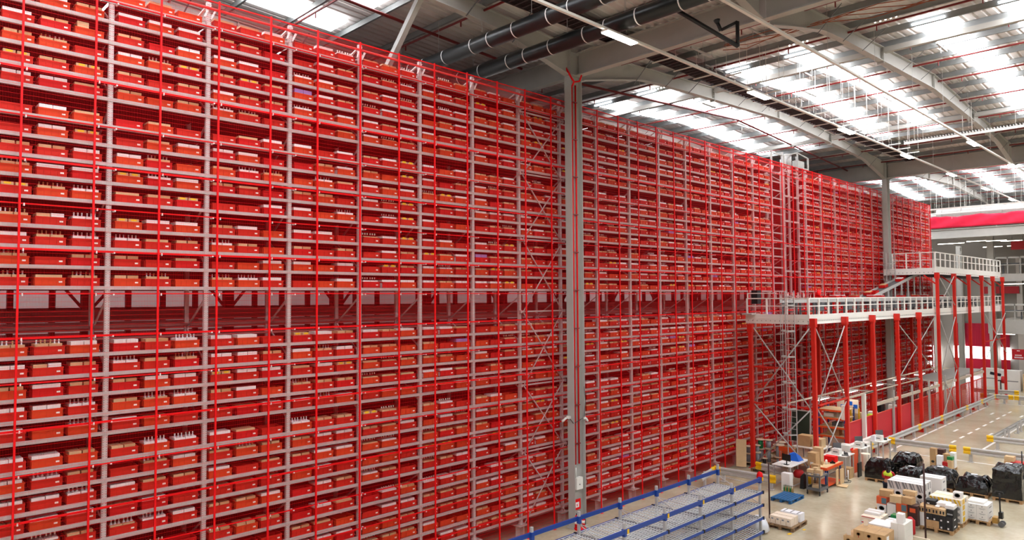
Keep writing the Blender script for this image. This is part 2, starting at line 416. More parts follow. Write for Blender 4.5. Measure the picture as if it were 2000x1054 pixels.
# ---------------------------------------------------------------- crates and what they hold
CW, CD, CH = 0.56, 0.40, 0.172
def crate_geo(mb, cx, cy, z, simple=False):
    x0, x1, y0, y1 = cx-CD/2, cx+CD/2, cy-CW/2, cy+CW/2
    t = 0.012
    mb.box(x0+.01, x1-.01, y0+.01, y1-.01, z, z+0.012)
    for (a, b_, c_, d) in ((x0+.01, x0+.01+t, y0+.01, y1-.01), (x1-.01-t, x1-.01, y0+.01, y1-.01), (x0+.01, x1-.01, y0+.01, y0+.01+t), (x0+.01, x1-.01, y1-.01-t, y1-.01)):
        mb.box(a, b_, c_, d, z, z+CH-0.01)
    # rim
    for (a, b_, c_, d) in ((x0, x0+.025, y0, y1), (x1-.025, x1, y0, y1), (x0, x1, y0, y0+.025), (x0, x1, y1-.025, y1)):
        mb.box(a, b_, c_, d, z+CH-0.028, z+CH)
    if simple:
        for q in (-.27, -.09, .09, .27): mb.box(x1-.01, x1-.002, cy+q-.006, cy+q+.006, z, z+CH-.03)
        return
    for q in (-.265, -.14, -.015, .11, .265): mb.box(x1-.011, x1-.001, cy+q-.006, cy+q+.006, z+.004, z+CH-.03)
    mb.box(x1-.011, x1-.003, y0+.01, y1-.01, z, z+.014); mb.box(x1-.011, x1-.003, y0+.01, y1-.01, z+CH-.055, z+CH-.045)
    for q in (-.12, .0, .12): mb.box(cx+q-.006, cx+q+.006, y0+.001, y0+.012, z+.004, z+CH-.03)
CX = -0.045-CD/2
CODES = {  # what sits in the crates, read off bay by bay (first four bays), top shelf downwards
 -1: ['eTe', 'eWt', 'Wtk', 'tBe', 'yty', 'wwT', 'ewT', 'ewy', 'ttw', 'BWW', 'yBc', 'Bmc', 'WBc', 'Bet', 'BTB', 'BBw', 'wmt', 'tWt', 'wwc', 'Wec', 'wWt', 'wct', 'wwc', 'tWw', 'wct'],
 0: ['eTe', 'WwW', 'tew', 'wby', 'tet', 'tet', 'eTe', 'eTw', 'wBe', 'ycW', 'Tty', 'yWW', 'cTt', 'teT', 'tBe', 'wtc', 'ctB', 'tww', 'tbc', 'WTe', 'tcc', 'eBw', 'Wtt', 'TWe', 'bcw'],
 1: ['TTW', 'tTe', 'WWe', 'tyT', 'Wtt', 'cBe', 'eTW', 'wWe', 'TcB', 'tTe', 'eeW', 'tWe', 'cte', 'eeW', 'BcW', 'WWe', 'wwt', 'ywW', 'tWe', 'Ttw', 'WTe', 'TBy', 'WeT', 'TTT', 'ttW'],
 2: ['eWc', 'eWt', 'cWT', 'pWt', 'cTw', 'teT', 'WeW', 'etW', 'ecT', 'tte', 'Wec', 'WWe', 'tet', 'Wew', 'eeW', 'yWt', 'WBw', 'Twy', 'Btt', 'WBW', 'cty', 'tww', 'tWw', 'twe', 'ewt']}
rc = random.Random(5)
def code(k, li, j):
    if k in CODES and li < len(CODES[k]): return CODES[k][li][j]
    return rc.choice('eeeetttTTwwwWWWcBybte' + ('p' if rc.random() < 0.25 else 't'))
def crate_mats(k, li, j): return RND.choice((0, 0, 0, 1, 1, 2))
allc = []
for li, z in enumerate(LV):
    for k in range(-2, 28):
        if empty_bay(k): continue
        for j in range(3):
            cy = UY(k)+0.13+0.28+0.64*j
            px = proj((0, cy, z+.12)); inside = px[0] > -25 and -12 < px[1] < 1066
            allc.append((px[2] if inside else 999, li, k, j, cy, z+0.035, code(k, li, j), inside))
order = sorted(range(len(allc)), key=lambda i: allc[i][0])
nearset = set(order[:300])
# master crates
masters = []
for mi in range(3):
    g = MB(); crate_geo(g, 0, 0, 0); o = g.build('storage_crate', M_crate[mi], at=(0, 0, 0)); tag(o, 'x', 'crate', 'crates on the shelves near the camera')
    t_ = MB(); t_.box(CD/2-.004, CD/2+.002, .150, .215, .065, .098); tg = t_.build('tag', M_tag, o); tg['label'] = 'small white tag'
    masters.append(o)
# open carton, closed carton, bottle masters
def carton_geo(w_, h, open_=False, d=.345):
    g = MB()
    if open_:
        g.box(-d/2, d/2, -w_/2, w_/2, 0, .006)
        for (a, b_, c_, e) in ((-d/2, -d/2+.006, -w_/2, w_/2), (d/2-.006, d/2, -w_/2, w_/2), (-d/2, d/2, -w_/2, -w_/2+.006), (-d/2, d/2, w_/2-.006, w_/2)): g.box(a, b_, c_, e, 0, h)
    else: g.box(-d/2, d/2, -w_/2, w_/2, 0, h)
    return g
cm = {}
def carton_master(w_, h, op, mkey):
    key = (w_, h, op, mkey)
    if key not in cm:
        mt = {'w': M_white, 't': M_tan2, 'T': M_tan, 'p': M_pur}[mkey]
        cm[key] = carton_geo(w_, h, op).build('carton', mt, at=(0, 0, 0)).data
        bpy.data.objects.remove([o for o in bpy.data.objects if o.data == cm[key]][0])
    return cm[key]
def bottle_geo(g, cx, cy, z, s=1.0):
    g.lathe(cx, cy, [(.030*s, z), (.032*s, z+.01), (.032*s, z+.19), (.013, z+.225), (.012, z+.255)], 8)
bt = {}
for kk, mt in (('w', M_bcap), ('t', M_btan)):
    g = MB(); bottle_geo(g, 0, 0, 0); g.m = 1; g.lathe(0, 0, [(.0145, .253), (.0145, .29)], 8); ob = g.build('bottle', [M_clear if kk == 'w' else M_tan, mt], at=(0, 0, 0)); bt[kk] = ob.data; bpy.data.objects.remove(ob)
lbl = MB(); lbl.box(.1725, .1755, -.06, .06, .182, .222); lo = lbl.build('yellow_label', M_yel, at=(0, 0, 0)); LBL = lo.data; bpy.data.objects.remove(lo)
def items(cd):
    """cartons: (dy, width, height, open, colour, yellow), bottles: (dy, colour)"""
    C, B = [], []
    if cd == 'w': C = [(-.135, .235, .238, 0, 'w', 0), (.115, .235, .238, 0, 'w', 0)]
    elif cd == 't': C = [(-.135, .225, .228, 0, 't', 0), (.115, .22, .228, 0, 'T', 0)]
    elif cd == 'W': C = [(-.02, .49, .236, 0, 'w', 0)]
    elif cd == 'T': C = [(-.02, .47, .218, 0, 't', 0)]
    elif cd == 'k': C = [(-.12, .22, .29, 0, 't', 0)]
    elif cd == 'p': C = [(-.13, .24, .27, 0, 'p', 0), (.12, .24, .27, 0, 'p', 0)]
    elif cd == 'm': C = [(-.135, .24, .228, 0, 't', 0), (.12, .23, .238, 0, 'w', 0)]
    elif cd == 'y': C = [(-.13, .21, .228, 0, 't', 1), (.11, .21, .228, 0, 't', 1)]
    elif cd in 'Bbc':
        col = 'w' if cd == 'c' else 't'
        C = [(-.135, .235, .215 if cd != 'b' else .20, 1, col, 0), (.115, .235, .215 if cd != 'b' else .20, 1, col, 0)]
        B = [(c0+q, 't' if cd == 'B' and RND.random() < .4 else 'w') for c0 in (-.135, .115) for q in (-.075, 0, .075)]
    return C, B
POS = ['left-hand', 'middle', 'right-hand']
def place_label(li, k):
    if li < 15: row = ORD[li+1]+' shelf from top'
    else: row = ORD[li-14]+' shelf below open level'
    return row, ORD[k+2]+' bay from left'
CNAME = {'w': 'white box', 't': 'light brown box', 'T': 'brown box', 'p': 'lilac box'}
CRN = ['red', 'orange-red', 'bright red']
rest_c = [MB(), MB(), MB()]; rest_cart = MB(); rest_b = MB(); rest_tag = MB()
nb = 0; ncart = 0
for idx, (dist, li, k, j, cy, z, cd, inside) in enumerate(allc):
    if not inside and (k < 2): 
        if k > -3 and (li > 24 or k < 0 or li < 2) is False: continue
    mi = crate_mats(k, li, j)
    C, B = items(cd)
    jz = RND.uniform(-.008, .008); jy = RND.uniform(-.012, .012)
    if idx in nearset:
        row, bay = place_label(li, k)
        cr = masters[mi].copy(); COL.objects.link(cr); cr.location = (CX, cy+jy, z)
        ch = masters[mi].children[0].copy(); COL.objects.link(ch); ch.parent = cr
        cr['label'] = '%s crate, %s, %s, %s' % (CRN[mi], row, bay, POS[j].replace('-hand', '')) + (' place' if j != 1 else ' place')
        if ncart > 294: cap_ = True
        else: cap_ = False
        for (dy, w_, h, op, col, yl) in C:
            if cap_:
                rest_cart.m = {'w': 0, 't': 1, 'T': 2, 'p': 3}[col]; rest_cart.box(CX-.17, CX+.165, cy+jy+dy-w_/2, cy+jy+dy+w_/2, z+.0125, z+h); continue
            me = carton_master(w_, h, op, col)
            o = bpy.data.objects.new('product_box', me); COL.objects.link(o); o.location = (CX-.003, cy+jy+dy, z+.0125)
            side = ('left ' if dy < 0 else 'right ') if len(C) > 1 else ''
            tag(o, '%s%s, %s crate, %s, %s' % (side, CNAME[col] if not yl else 'yellow-labelled box', POS[j].replace('-hand', ''), row, bay), 'box', 'boxes in the crates near the camera')
            ncart += 1
            if yl:
                q = bpy.data.objects.new('yellow_label', LBL); COL.objects.link(q); q.parent = o; q['label'] = 'yellow printed label'
        for bi, (dy, col) in enumerate(B):
            if nb < 300:
                o = bpy.data.objects.new('bottle', bt[col]); COL.objects.link(o); o.location = (CX-.01+.07, cy+jy+dy, z+.0195)
                tag(o, '%s bottle in %s crate, %s, %s' % (ORD[bi+1], POS[j].replace('-hand', ''), row, bay), 'bottle', 'bottles in the crates near the camera'); nb += 1
            else: bottle_geo(rest_b, CX+.06, cy+jy+dy, z+.0195)
    else:
        crate_geo(rest_c[mi], CX, cy+jy, z, True)
        rest_tag.box(CX+CD/2-.004, CX+CD/2+.002, cy+.150, cy+.215, z+.065, z+.098)
        for (dy, w_, h, op, col, yl) in C:
            rest_cart.m = {'w': 0, 't': 1, 'T': 2, 'p': 3}[col]
            rest_cart.box(CX-.17, CX+.165, cy+dy-w_/2, cy+dy+w_/2, z+.0125, z+h)
            if yl: rest_cart.m = 4; rest_cart.box(CX+.165, CX+.169, cy+dy-.06, cy+dy+.06, z+.19, z+.24)
        for (dy, col) in B: rest_b.box(CX+.05, CX+.074, cy+dy-.012, cy+dy+.012, z+.25, z+.30)
for m_ in masters:
    for ch in list(m_.children): bpy.data.objects.remove(ch)
    bpy.data.objects.remove(m_)
# remaining crates: one object, three plastics
g = MB()
for mi in range(3):
    n = len(g.v); g.v += rest_c[mi].v; g.f += [tuple(i+n for i in f) for f in rest_c[mi].f]; g.mi += [mi]*len(rest_c[mi].f); g.sm += [False]*len(rest_c[mi].f)
n = len(g.v); g.v += rest_tag.v; g.f += [tuple(i+n for i in f) for f in rest_tag.f]; g.mi += [3]*len(rest_tag.f); g.sm += [False]*len(rest_tag.f)
tag(g.build('storage_crate', M_crate+[M_tag]), 'mass of red crates on the shelves stretching away to the far end', 'crates', kind='stuff')
tag(rest_cart.build('product_box', [M_white, M_tan2, M_tan, M_pur, M_yel]), 'white and brown boxes standing in the crates farther down the rack', 'boxes', kind='stuff')
if rest_b.v: tag(rest_b.build('bottle', M_bcap), 'pale bottle tops poking out of the farther crates', 'bottles', kind='stuff')

# ================================================================= MESH FENCE in front of the rack
FX = 0.16
fence = thing('mesh_fence', 'tall red welded mesh fence covering the whole front of the rack', 'fence', (FX, 33, 0))
FP, FPY = 1.305, 2.74-3*1.305
g = MB()
for i in range(52): yy = i*0.0254; g.box(-.0011, .0011, yy-.0011, yy+.0011, 0.08, 15.2)
for i in range(152):
    zz = 0.09+i*0.0993; g.box(.0012, .0036, 0, FP, zz-.0018, zz+.0018)
pm = g.build('mesh_panel', M_fence, at=(0, 0, 0)); pmesh = pm.data; bpy.data.objects.remove(pm)
for i in range(50):
    y = FPY+FP*i
    if i < 49:
        o = bpy.data.objects.new('mesh_panel', pmesh); COL.objects.link(o); o.parent = fence; o.location = Vector((FX, y, 0))-WLOC[fence.name]
    g = MB(); g.box(FX+.006, FX+.046, y-.02, y+.02, 0.0, 15.22); g.box(FX-.02, FX+.09, y-.05, y+.05, 0, .01); g.build('post', M_fence, fence)
RZ = [14.57, 12.76, 11.80, 10.91, 10.01, 9.10, 8.20, 7.31, 6.41, 5.48, 4.59, 3.67, 2.72, 1.8, .9]
for i, z in enumerate(RZ):
    hh = .021 if i in (1, 3, 5, 7, 9, 11) else .012
    MB().box(FX-.045, FX-.006, FPY, FPY+49*FP, z-hh, z+hh).build('rail', M_fence, fence)
MB().box(FX-.03, FX+.005, FPY, FPY+49*FP, 15.18, 15.205).build('top_rail', M_fence, fence)
g = MB(); g.tube((0.06, FPY, 15.05), (0.06, FPY+49*FP, 15.05), 0.035, 8); g.build('guard_tube', mat('guard_tube_red', (226, 60, 58), 0.3), fence)
g = MB()
for i in range(49):
    y = FPY+FP*i
    for z in RZ: g.box(FX-.05, FX-.002, y+.07, y+.095, z-.045, z+.01)
for k in range(-2, 29):
    for z in RZ[::1]: g.box(0.0, FX, UY(k)+.07, UY(k)+.10, z-.035, z-.005)
o = g.build('clip', M_strap, fence); o['kind'] = 'stuff'
# far end return of the fence
yE = FPY+49*FP
g = MB()
for i in range(40): g.box(FX-.0, FX-1.5, yE-.002, yE+.002, .1+i*.38, .104+i*.38)
for i in range(60): g.box(FX-i*.0254-.002, FX-i*.0254+.002, yE-.002, yE+.002, .08, 15.2)
g.build('end_panel', M_fence, fence)

# ---------------------------------------------------------------- lift shaft in the rack
lift = thing('lift_tower', 'pale framed tote lift shaft rising through the rack above the mezzanine', 'lift', (-.5, 38.1, 0))
g = MB()
for (x, y) in ((-.05, 37.25), (-.05, 39.1), (-1.0, 37.25), (-1.0, 39.1)): g.box(x-.05, x+.05, y-.05, y+.05, 0, 15.9 if x > -.5 else 15.2)
g.build('mast', M_galv, lift)
g = MB()
for i in range(11): 
    z = 1.2+i*1.37
    g.box(-.09, .0, 37.3, 39.05, z-.04, z+.04)
g.build('landing_frame', M_galv, lift)
g = MB(); g.box(-.55, -.50, 38.1, 38.16, 0, 15.6); g.box(-.55, -.50, 38.4, 38.46, 0, 15.6); g.build('guide', M_galv, lift)
head = thing('lift_drive', 'white lift drive and control cabinets standing on top of the rack', 'machine', (-.4, 38, 15.25))
g = MB()
for (y, z) in ((35.9, 15.75), (37.4, 15.75), (39.1, 16.15), (40.5, 16.0)): g.box(-.06, .02, y-.04, y+.04, 15.25, z)
g.bar((-.02, 37.4, 15.72), (-.02, 39.1, 16.12), .05); g.bar((-.02, 39.1, 16.12), (-.02, 40.5, 15.98), .05); g.bar((-.02, 35.9, 15.72), (-.02, 37.4, 15.72), .05)
g.box(-.06, .02, 39.1, 40.5, 15.28, 15.34); g.build('frame', M_grey, head)
g = MB(); g.box(-.4, -.1, 39.3, 40.2, 15.4, 15.75); g.build('cabinet', M_grey, head)
g = MB(); g.tube((-.3, 38.5, 15.26), (-.3, 38.5, 16.0), .2, 10); g.tube((-.3, 37.9, 15.26), (-.3, 37.9, 15.62), .16, 10); g.build('motor', M_galv, head)

# ================================================================= BUILDING STEELWORK
FRX = 0.56; BAYX = 7.19
def hsection(mb, x, y, z0, z1, fw, dep, t=.02):   # web along Y
    mb.box(x-fw/2, x+fw/2, y-dep/2, y-dep/2+t, z0, z1); mb.box(x-fw/2, x+fw/2, y+dep/2-t, y+dep/2, z0, z1); mb.box(x-.01, x+.01, y-dep/2+t, y+dep/2-t, z0, z1)
def column(x, y, label):
    g = MB(); hsection(g, x, y, 0.02, 17.05, .31, .60)
    g.box(x-.2, x+.2, y-.36, y+.36, 0, .03)
    for z in (16.04, 16.85): g.box(x-.15, x+.15, y-.28, y+.28, z-.012, z+.012)
    for i in range(8): 
        for s_ in (-1, 1): g.box(x+s_*.1-.015, x+s_*.1+.015, y+.30, y+.325, 16.1+i*.1, 16.13+i*.1)
    return tag(g.build('steel_column', M_grey), label, 'column')
colm = column(FRX, 19.2, 'tall grey steel column standing in front of the red mesh, nearest one')
column(FRX, 51.6, 'grey steel column rising behind the upper mezzanine walkway')
column(.35, 70.0, 'grey column under the beam with the red banner').scale = (1, 1, .72)
def beam_x(y, x0, x1, z0, z1, label, fw=.28):
    g = MB(); g.box(x0, x1, y-.012, y+.012, z0, z1); g.box(x0, x1, y-fw/2, y+fw/2, z0-.02, z0+.015); g.box(x0, x1, y-fw/2, y+fw/2, z1-.015, z1+.015)
    return tag(g.build('valley_beam', M_grey), label, 'beam')
beam_x(19.35, XW0+.1, FRX-.16, 16.06, 16.86, 'deep grey roof beam running left from the nearest column above the rack')
beam_x(19.35, FRX+.16, 24, 16.06, 16.86, 'deep grey roof beam running right from the nearest column')
beam_x(51.65, XW0+.1, FRX-.16, 16.06, 17.0, 'grey roof beam running left from the second column')
beam_x(51.65, FRX+.16, 24, 16.06, 17.0, 'grey roof beam running right from the second column')
beam_x(83.9, XW0+.1, 24, 16.3, 17.0, 'farthest grey roof beam across the hall')
def rafter(x, sv, label):
    y0 = V0+SPAN*sv; c = .34
    S = [(c, 15.98), (1.8, 16.32), (4.0, 16.78), (5.5, 16.90), (9.5, 17.06), (16.15, 17.32), (22.8, 17.06), (26.8, 16.90), (28.3, 16.78), (30.5, 16.32), (SPAN-c, 15.98)]
    S = [(y0+a, b_) for a, b_ in S if YW0 < y0+a < YW1-.1]
    T = [(a, rtop(a)-.02) for a, b_ in S]
    root = thing('roof_rafter', label, 'rafter', (x, S[len(S)//2][0], 16))
    g = MB()
    for (a, b_), (a2, b2) in zip(zip(S[:-1], T[:-1]), zip(S[1:], T[1:])):
        g.hexa([(x-.01, a[0], a[1]), (x+.01, a[0], a[1]), (x+.01, a2[0], a2[1]), (x-.01, a2[0], a2[1]), (x-.01, b_[0], b_[1]), (x+.01, b_[0], b_[1]), (x+.01, b2[0], b2[1]), (x-.01, b2[0], b2[1])])
    g.build('web', M_grey, root)
    g = MB()
    for P in (S, T):
        for a, b_ in zip(P[:-1], P[1:]): g.bar((x, a[0], a[1]), (x, b_[0], b_[1]), .24, .03)
    g.build('flange', M_grey, root)
    g = MB()
    for yy in (y0+9.6, y0+16.15, y0+22.9):
        if YW0 < yy < YW1-1:
            zz = rtop(yy)-.66; g.box(x-.12, x+.12, yy-.02, yy+.02, zz-(.05 if yy > y0+15 and yy < y0+17 else 0), rtop(yy)-.05)
            for i in range(6):
                for s_ in (-.07, .07): g.box(x+s_-.015, x+s_+.015, yy-.06, yy+.06, zz+.06+i*.095, zz+.09+i*.095)
    g.build('splice_plate', M_grey, root)
    for dy in (3.4, 5.6, 7.4, 11.8, 14.2, 18.6, 21.0, 25, 27, 29):
        yy = y0+dy
        if YW0+1 < yy < YW1-1:
            MB().bar((x+.10, yy, rtop(yy)-.58 if 5 < dy < 28 else rtop(yy)-.8), (x+.85, yy+.15, rtop(yy)+.06), .045, .012).build('fly_brace', M_greyd, root)
for x, sv, lb in ((FRX, -1, 'grey haunched rafter coming down to the nearest column from top edge'), (FRX+BAYX, -1, 'grey haunched rafter end at the top edge beside the extract arm'),
                  (FRX, 0, 'haunched grey rafter spanning from nearest column to second column'), (FRX+BAYX, 0, 'long grey rafter crossing the upper right between the skylights'),
                  (FRX+2*BAYX, 0, 'grey rafter at the far right edge of the roof'), (FRX-BAYX, 0, 'grey rafter behind the rack top beyond nearest column'),
                  (FRX-BAYX, -1, 'grey rafter high above the rack at upper left'), (FRX, 1, 'grey rafter beyond the second column in the far roof'), (FRX+BAYX, 1, 'far grey rafter right of the second column'),
                  (FRX-BAYX, 1, 'grey rafter at the farthest left of the far roof')):
    rafter(x, sv, lb)
# horizontal tube bracing between the rafters
def strut(p0, p1, w_, label, nm='roof_brace', m=None):
    return tag(MB().bar(p0, p1, w_).build(nm, m or M_grey), label, 'brace')
strut((FRX+.15, 28.95, 17.45), (FRX+BAYX-.15, 28.95, 17.45), .2, 'grey tube brace between the two nearest rafters, upper one')
strut((FRX+BAYX+.15, 28.95, 17.45), (FRX+2*BAYX-.15, 28.95, 17.45), .2, 'grey tube brace running to the right edge from the long rafter')
strut((FRX-BAYX+.15, 28.95, 17.45), (FRX-.15, 28.95, 17.45), .2, 'dark tube brace behind the nearest column')
strut((FRX+.15, 42.2, 17.3), (FRX+BAYX-.15, 42.2, 17.3), .2, 'grey tube brace between the two rafters near the second column')
strut((FRX+BAYX+.15, 42.2, 17.3), (FRX+2*BAYX-.15, 42.2, 17.3), .2, 'grey tube brace at right, nearer the far end')
strut((FRX-BAYX+.15, 42.2, 17.3), (FRX-.15, 42.2, 17.3), .2, 'grey tube brace above the lift drive')
strut((.38, 12.6, 17.2), (-1.55, 12.6, 15.3), .17, 'sloping grey strut dropping behind the rack from the first rafter')
# sprinkler pipes
n_ = 0
for sv in (-1, 0, 1):
    for i in range(9):
        yy = V0+SPAN*sv+2.6+i*3.588
        if not (1 < yy < 88): continue
        n_ += 1
        g = MB(); g.tube((XW0+.1, yy+.12, rtop(yy)-.10), (24, yy+.12, rtop(yy)-.10), .038, 6)
        for q in range(12): g.box(XW0+2+q*3.1, XW0+2.03+q*3.1, yy+.1, yy+.14, rtop(yy)-.3, rtop(yy)-.1)
        tag(g.build('sprinkler_pipe', M_pipe), 'dark red sprinkler pipe across the roof, %s from the camera' % ORD[n_], 'pipe', 'sprinkler pipes under the roof')
for x, lb in ((-1.7, 'red main pipe running lengthwise above the rack'), ):
    g = MB(); P = [(x, yy, rtop(yy)-.32) for yy in (2, 3.2, 19.35-.5)]
    g.path(P, .05, 6); P = [(x, 19.9, rtop(19.9)-.32), (x, V0+16.15, rtop(V0+16.15)-.32), (x, 51.0, rtop(51)-.32)]; g.path(P, .05, 6)
    tag(g.build('sprinkler_main', M_pipe), lb, 'pipe')
# thin rods and cross trays on purlins
for i, (x, y, l_) in enumerate(((-.3, 24, 1.2), (.3, 27, 1.3), (-1.2, 31, 1.3), (.6, 34, 1.3), (4.5, 29, 1.3), (7.0, 31.5, 1.3), (3.0, 33, 1.5), (9.4, 30, 1.3), (5.2, 37, 1.3), (2.5, 25, 1.4), (3.4, 22.5, 1.5), (5.8, 22, 1.4), (-3, 33, 1.3), (-2.5, 37, 1.3))):
    g = MB(); zz = rtop(y)-.05; g.box(x-.03, x+.03, y, y+l_, zz-.06, zz); g.box(x-.006, x+.006, y+.02, y+.03, zz, zz+.30); g.box(x-.006, x+.006, y+l_-.03, y+l_-.02, zz, zz+.30); g.box(x-.01, x+.01, y+.5, y+.52, zz-.3, zz)
    tag(g.build('channel_bracket', M_galv), 'short steel channel hung between purlins, %s of fourteen' % ORD[i+1], 'bracket', 'short channels under the purlins')
# black extract ducts with straps
for y, z, r, lb in ((14.62, 16.05, .24, 'upper black duct with white straps running across the roof'), (16.2, 15.92, .24, 'lower black duct with white straps crossing before the nearest column')):
    d = thing('extract_duct', lb, 'duct', (2, y, z))
    MB().tube((-8, y, z), (14, y, z), r, 16).build('tube', M_duct, d)
    g = MB()
    for i in range(14):
        x = -3.2+i*1.1+(.3 if i % 3 == 0 else 0); g.tube((x-.02, y, z), (x+.02, y, z), r+.008, 16, caps=False)
    g.build('strap', M_strap, d)
    g = MB(); g.box(-8, 14, y+r*.5, y+r*.5+.05, z+r+.02, z+r+.07); g.build('rail', M_galv, d)
    g = MB()
    for i in range(9): g.tube((-6+i*2.2, y+r*.5+.02, z+r+.07), (-6+i*2.2, y+r*.5+.02, rtop(y)+.1), .008, 5)
    g.build('hanger', M_galv, d)
arm = thing('fume_extractor', 'black jointed extract arm hanging from the lower duct', 'duct', (7.4, 17.2, 15.2))
g = MB(); g.tube((6.6, 16.3, 15.9), (7.45, 18.3, 15.10), .06, 8); g.build('boom', M_black, arm)
g = MB(); g.tube((7.45, 18.3, 15.10), (7.45, 18.3, 15.80), .055, 8); g.tube((7.45, 18.3, 15.80), (7.05, 18.1, 15.62), .045, 8); g.tube((7.05, 18.1, 15.60), (7.0, 18.0, 15.82), .05, 8); g.tube((7.0, 18.0, 15.80), (6.98, 18.0, 15.90), .05, 8, .10); g.build('hose', M_black, arm)
g = MB(); g.tube((6.57, 16.28, 15.92), (6.62, 16.38, 15.87), .065, 8); g.build('collar', M_yelp, arm)

# ---------------------------------------------------------------- lighting trunking
def trunk(x, z, y0, y1, label):
    t = thing('lighting_trunking', label, 'trunking', (x, (y0+y1)/2, z))
    MB().box(x-.045, x+.045, y0, y1, z, z+.07).build('channel', M_whitep, t)
    g = MB(); yy = y0+2
    while yy < y1:
        g.tube((x, yy, z+.07), (x, yy, rtop(yy)+.05), .006, 4); yy += 4.2
    g.build('hanger_wire', M_galv, t)
trunk(5.0, 15.5, 6, 69, 'long white lighting trunking running down the hall beside the cable tray')
trunk(8.25, 15.5, 8, 69, 'long white lighting trunking farther right crossing the second skylight row')
def lamp(x, y, z, label, l_=1.36, ax='y', m=None, grp='battens on the trunking'):
    t = thing('batten_light', label, 'light', (x, y, z), grp)
    g = MB(); h = MB()
    if ax == 'y': g.box(x-.13, x+.13, y-l_/2-.02, y+l_/2+.02, z-.045, z-.001); h.box(x-.12, x+.12, y-l_/2, y+l_/2, z-.075, z-.046)
    else: g.box(x-l_/2-.02, x+l_/2+.02, y-.09, y+.09, z-.045, z-.001); h.box(x-l_/2, x+l_/2, y-.08, y+.08, z-.075, z-.046)
    g.build('housing', M_whitep, t); h.build('diffuser', m or M_lamp, t)
for i, y in enumerate((16.1, 24.5, 32.8, 41.15, 49.5, 57.9, 66.2)): lamp(5.0, y, 15.5, 'glowing white batten light on the left trunking, %s from the camera' % ORD[i+1])
for i, y in enumerate((40.1, 48.8, 57.5, 66.2)): lamp(8.25, y, 15.5, 'glowing white batten light on the right trunking, %s from the camera' % ORD[i+1])
# ladder type cable tray
ct = thing('cable_tray', 'dark ladder cable tray hung above the left lighting trunking', 'cable tray', (2.41, 30, 16.92))
g = MB(); g.box(1.99, 2.01, 6, 51.2, 16.92, 17.02); g.box(2.81, 2.83, 6, 51.2, 16.92, 17.02); g.build('side_rail', M_tray, ct)
g = MB()
for i in range(150): g.box(2.01, 2.81, 6.1+i*.3, 6.16+i*.3, 16.92, 16.94)
g.build('rung', M_tray, ct)['kind'] = 'stuff'
g = MB()
for i in range(6): g.box(2.04+i*.125, 2.15+i*.125, 6, 51.2, 16.945, 16.98)
g.build('cable', mat('cable_sheath', (40, 30, 30), 0.8, spec=.2), ct)
g = MB()
for i in range(21):
    y = 20.8+i*1.45
    g.box(1.88, 2.94, y-.03, y+.03, 16.88, 16.918); g.tube((1.93, y, 16.9), (1.93, y, rtop(y)+.05), .008, 4); g.tube((2.9, y, 16.9), (2.9, y, rtop(y)+.05), .008, 4)
g.build('trapeze_hanger', M_whitep, ct)
for i in range(14):
    y = 22.5+i*1.5; g = MB(); g.box(4.75, 5.35, y-.025, y+.025, 15.75, 15.79); g.tube((4.8, y, 15.79), (4.8, y, rtop(y)+.05), .008, 4); g.tube((5.3, y, 15.79), (5.3, y, rtop(y)+.05), .008, 4)
    tag(g.build('dropper_bracket', M_whitep), 'white bracket on two thin rods above the left trunking, %s from the camera' % ORD[i+1], 'bracket', 'brackets on thin rods above the left trunking')
# cross trunking
for (y, z, x0, x1, lb) in ((40.9, 16.05, 4.95, 16, 'white cross trunking on droppers in front of the long rafter'), (64, 14.9, -1.5, 12, 'nearest white cross trunking in the far bay'), (67.5, 14.9, -1.5, 12, 'second white cross trunking in the far bay'), (73, 15.3, -2.5, 12, 'third white cross trunking in the far bay'), (78, 15.6, -4, 12, 'farthest white cross trunking in the far bay')):
    t = thing('cross_trunking', lb, 'trunking', ((x0+x1)/2, y, z))
    MB().box(x0, x1, y-.05, y+.05, z, z+.12).build('channel', M_whitep, t)
    g = MB()
    for i in range(int((x1-x0)/2.2)): g.tube((x0+.5+i*2.2, y, z+.1), (x0+.5+i*2.2, y, rtop(y)), .01, 4); g.tube((x0+.9+i*2.2, y, z+.1), (x0+.9+i*2.2, y, rtop(y)), .01, 4)
    g.build('dropper', M_whitep, t)
    if y < 60:
        g = MB()
        for i in range(90): g.box(x0+i*.13, x0+i*.13+.02, y-.12, y+.12, z+.13, z+.2)
        g.build('basket', M_galv, t)['kind'] = 'stuff'
# loose copper cables strung across
g = MB()
for j in range(4):
    P = [(5.0+i*.8-j*.1, 21.8+i*.12+j*.12+(.3 if i < 2 else 0), 16.7+.12*math.sin(i*1.3+j)) for i in range(9)]
    g.path(P, .013, 4)
tag(g.build('loose_cable', M_cable), 'bundle of copper coloured cables draped under the purlins beyond the cross beam', 'cable')
for j, (xs, y) in enumerate(((6.2, 26.2), (9.3, 26.1), (-.9, 27.4))):
    for i in range(5):
        x = xs-.1-i*.17
        tag(MB().lathe(x, y, [(.02, rtop(y)+.12), (.035, rtop(y)+.14), (.03, rtop(y)+.17)], 6).build('small_lamp', M_lamp2), 'tiny white roof light, %s in the row of the %s cluster' % (ORD[i+1], ORD[j+1]), 'light', 'tiny lights, %s cluster' % ORD[j+1])

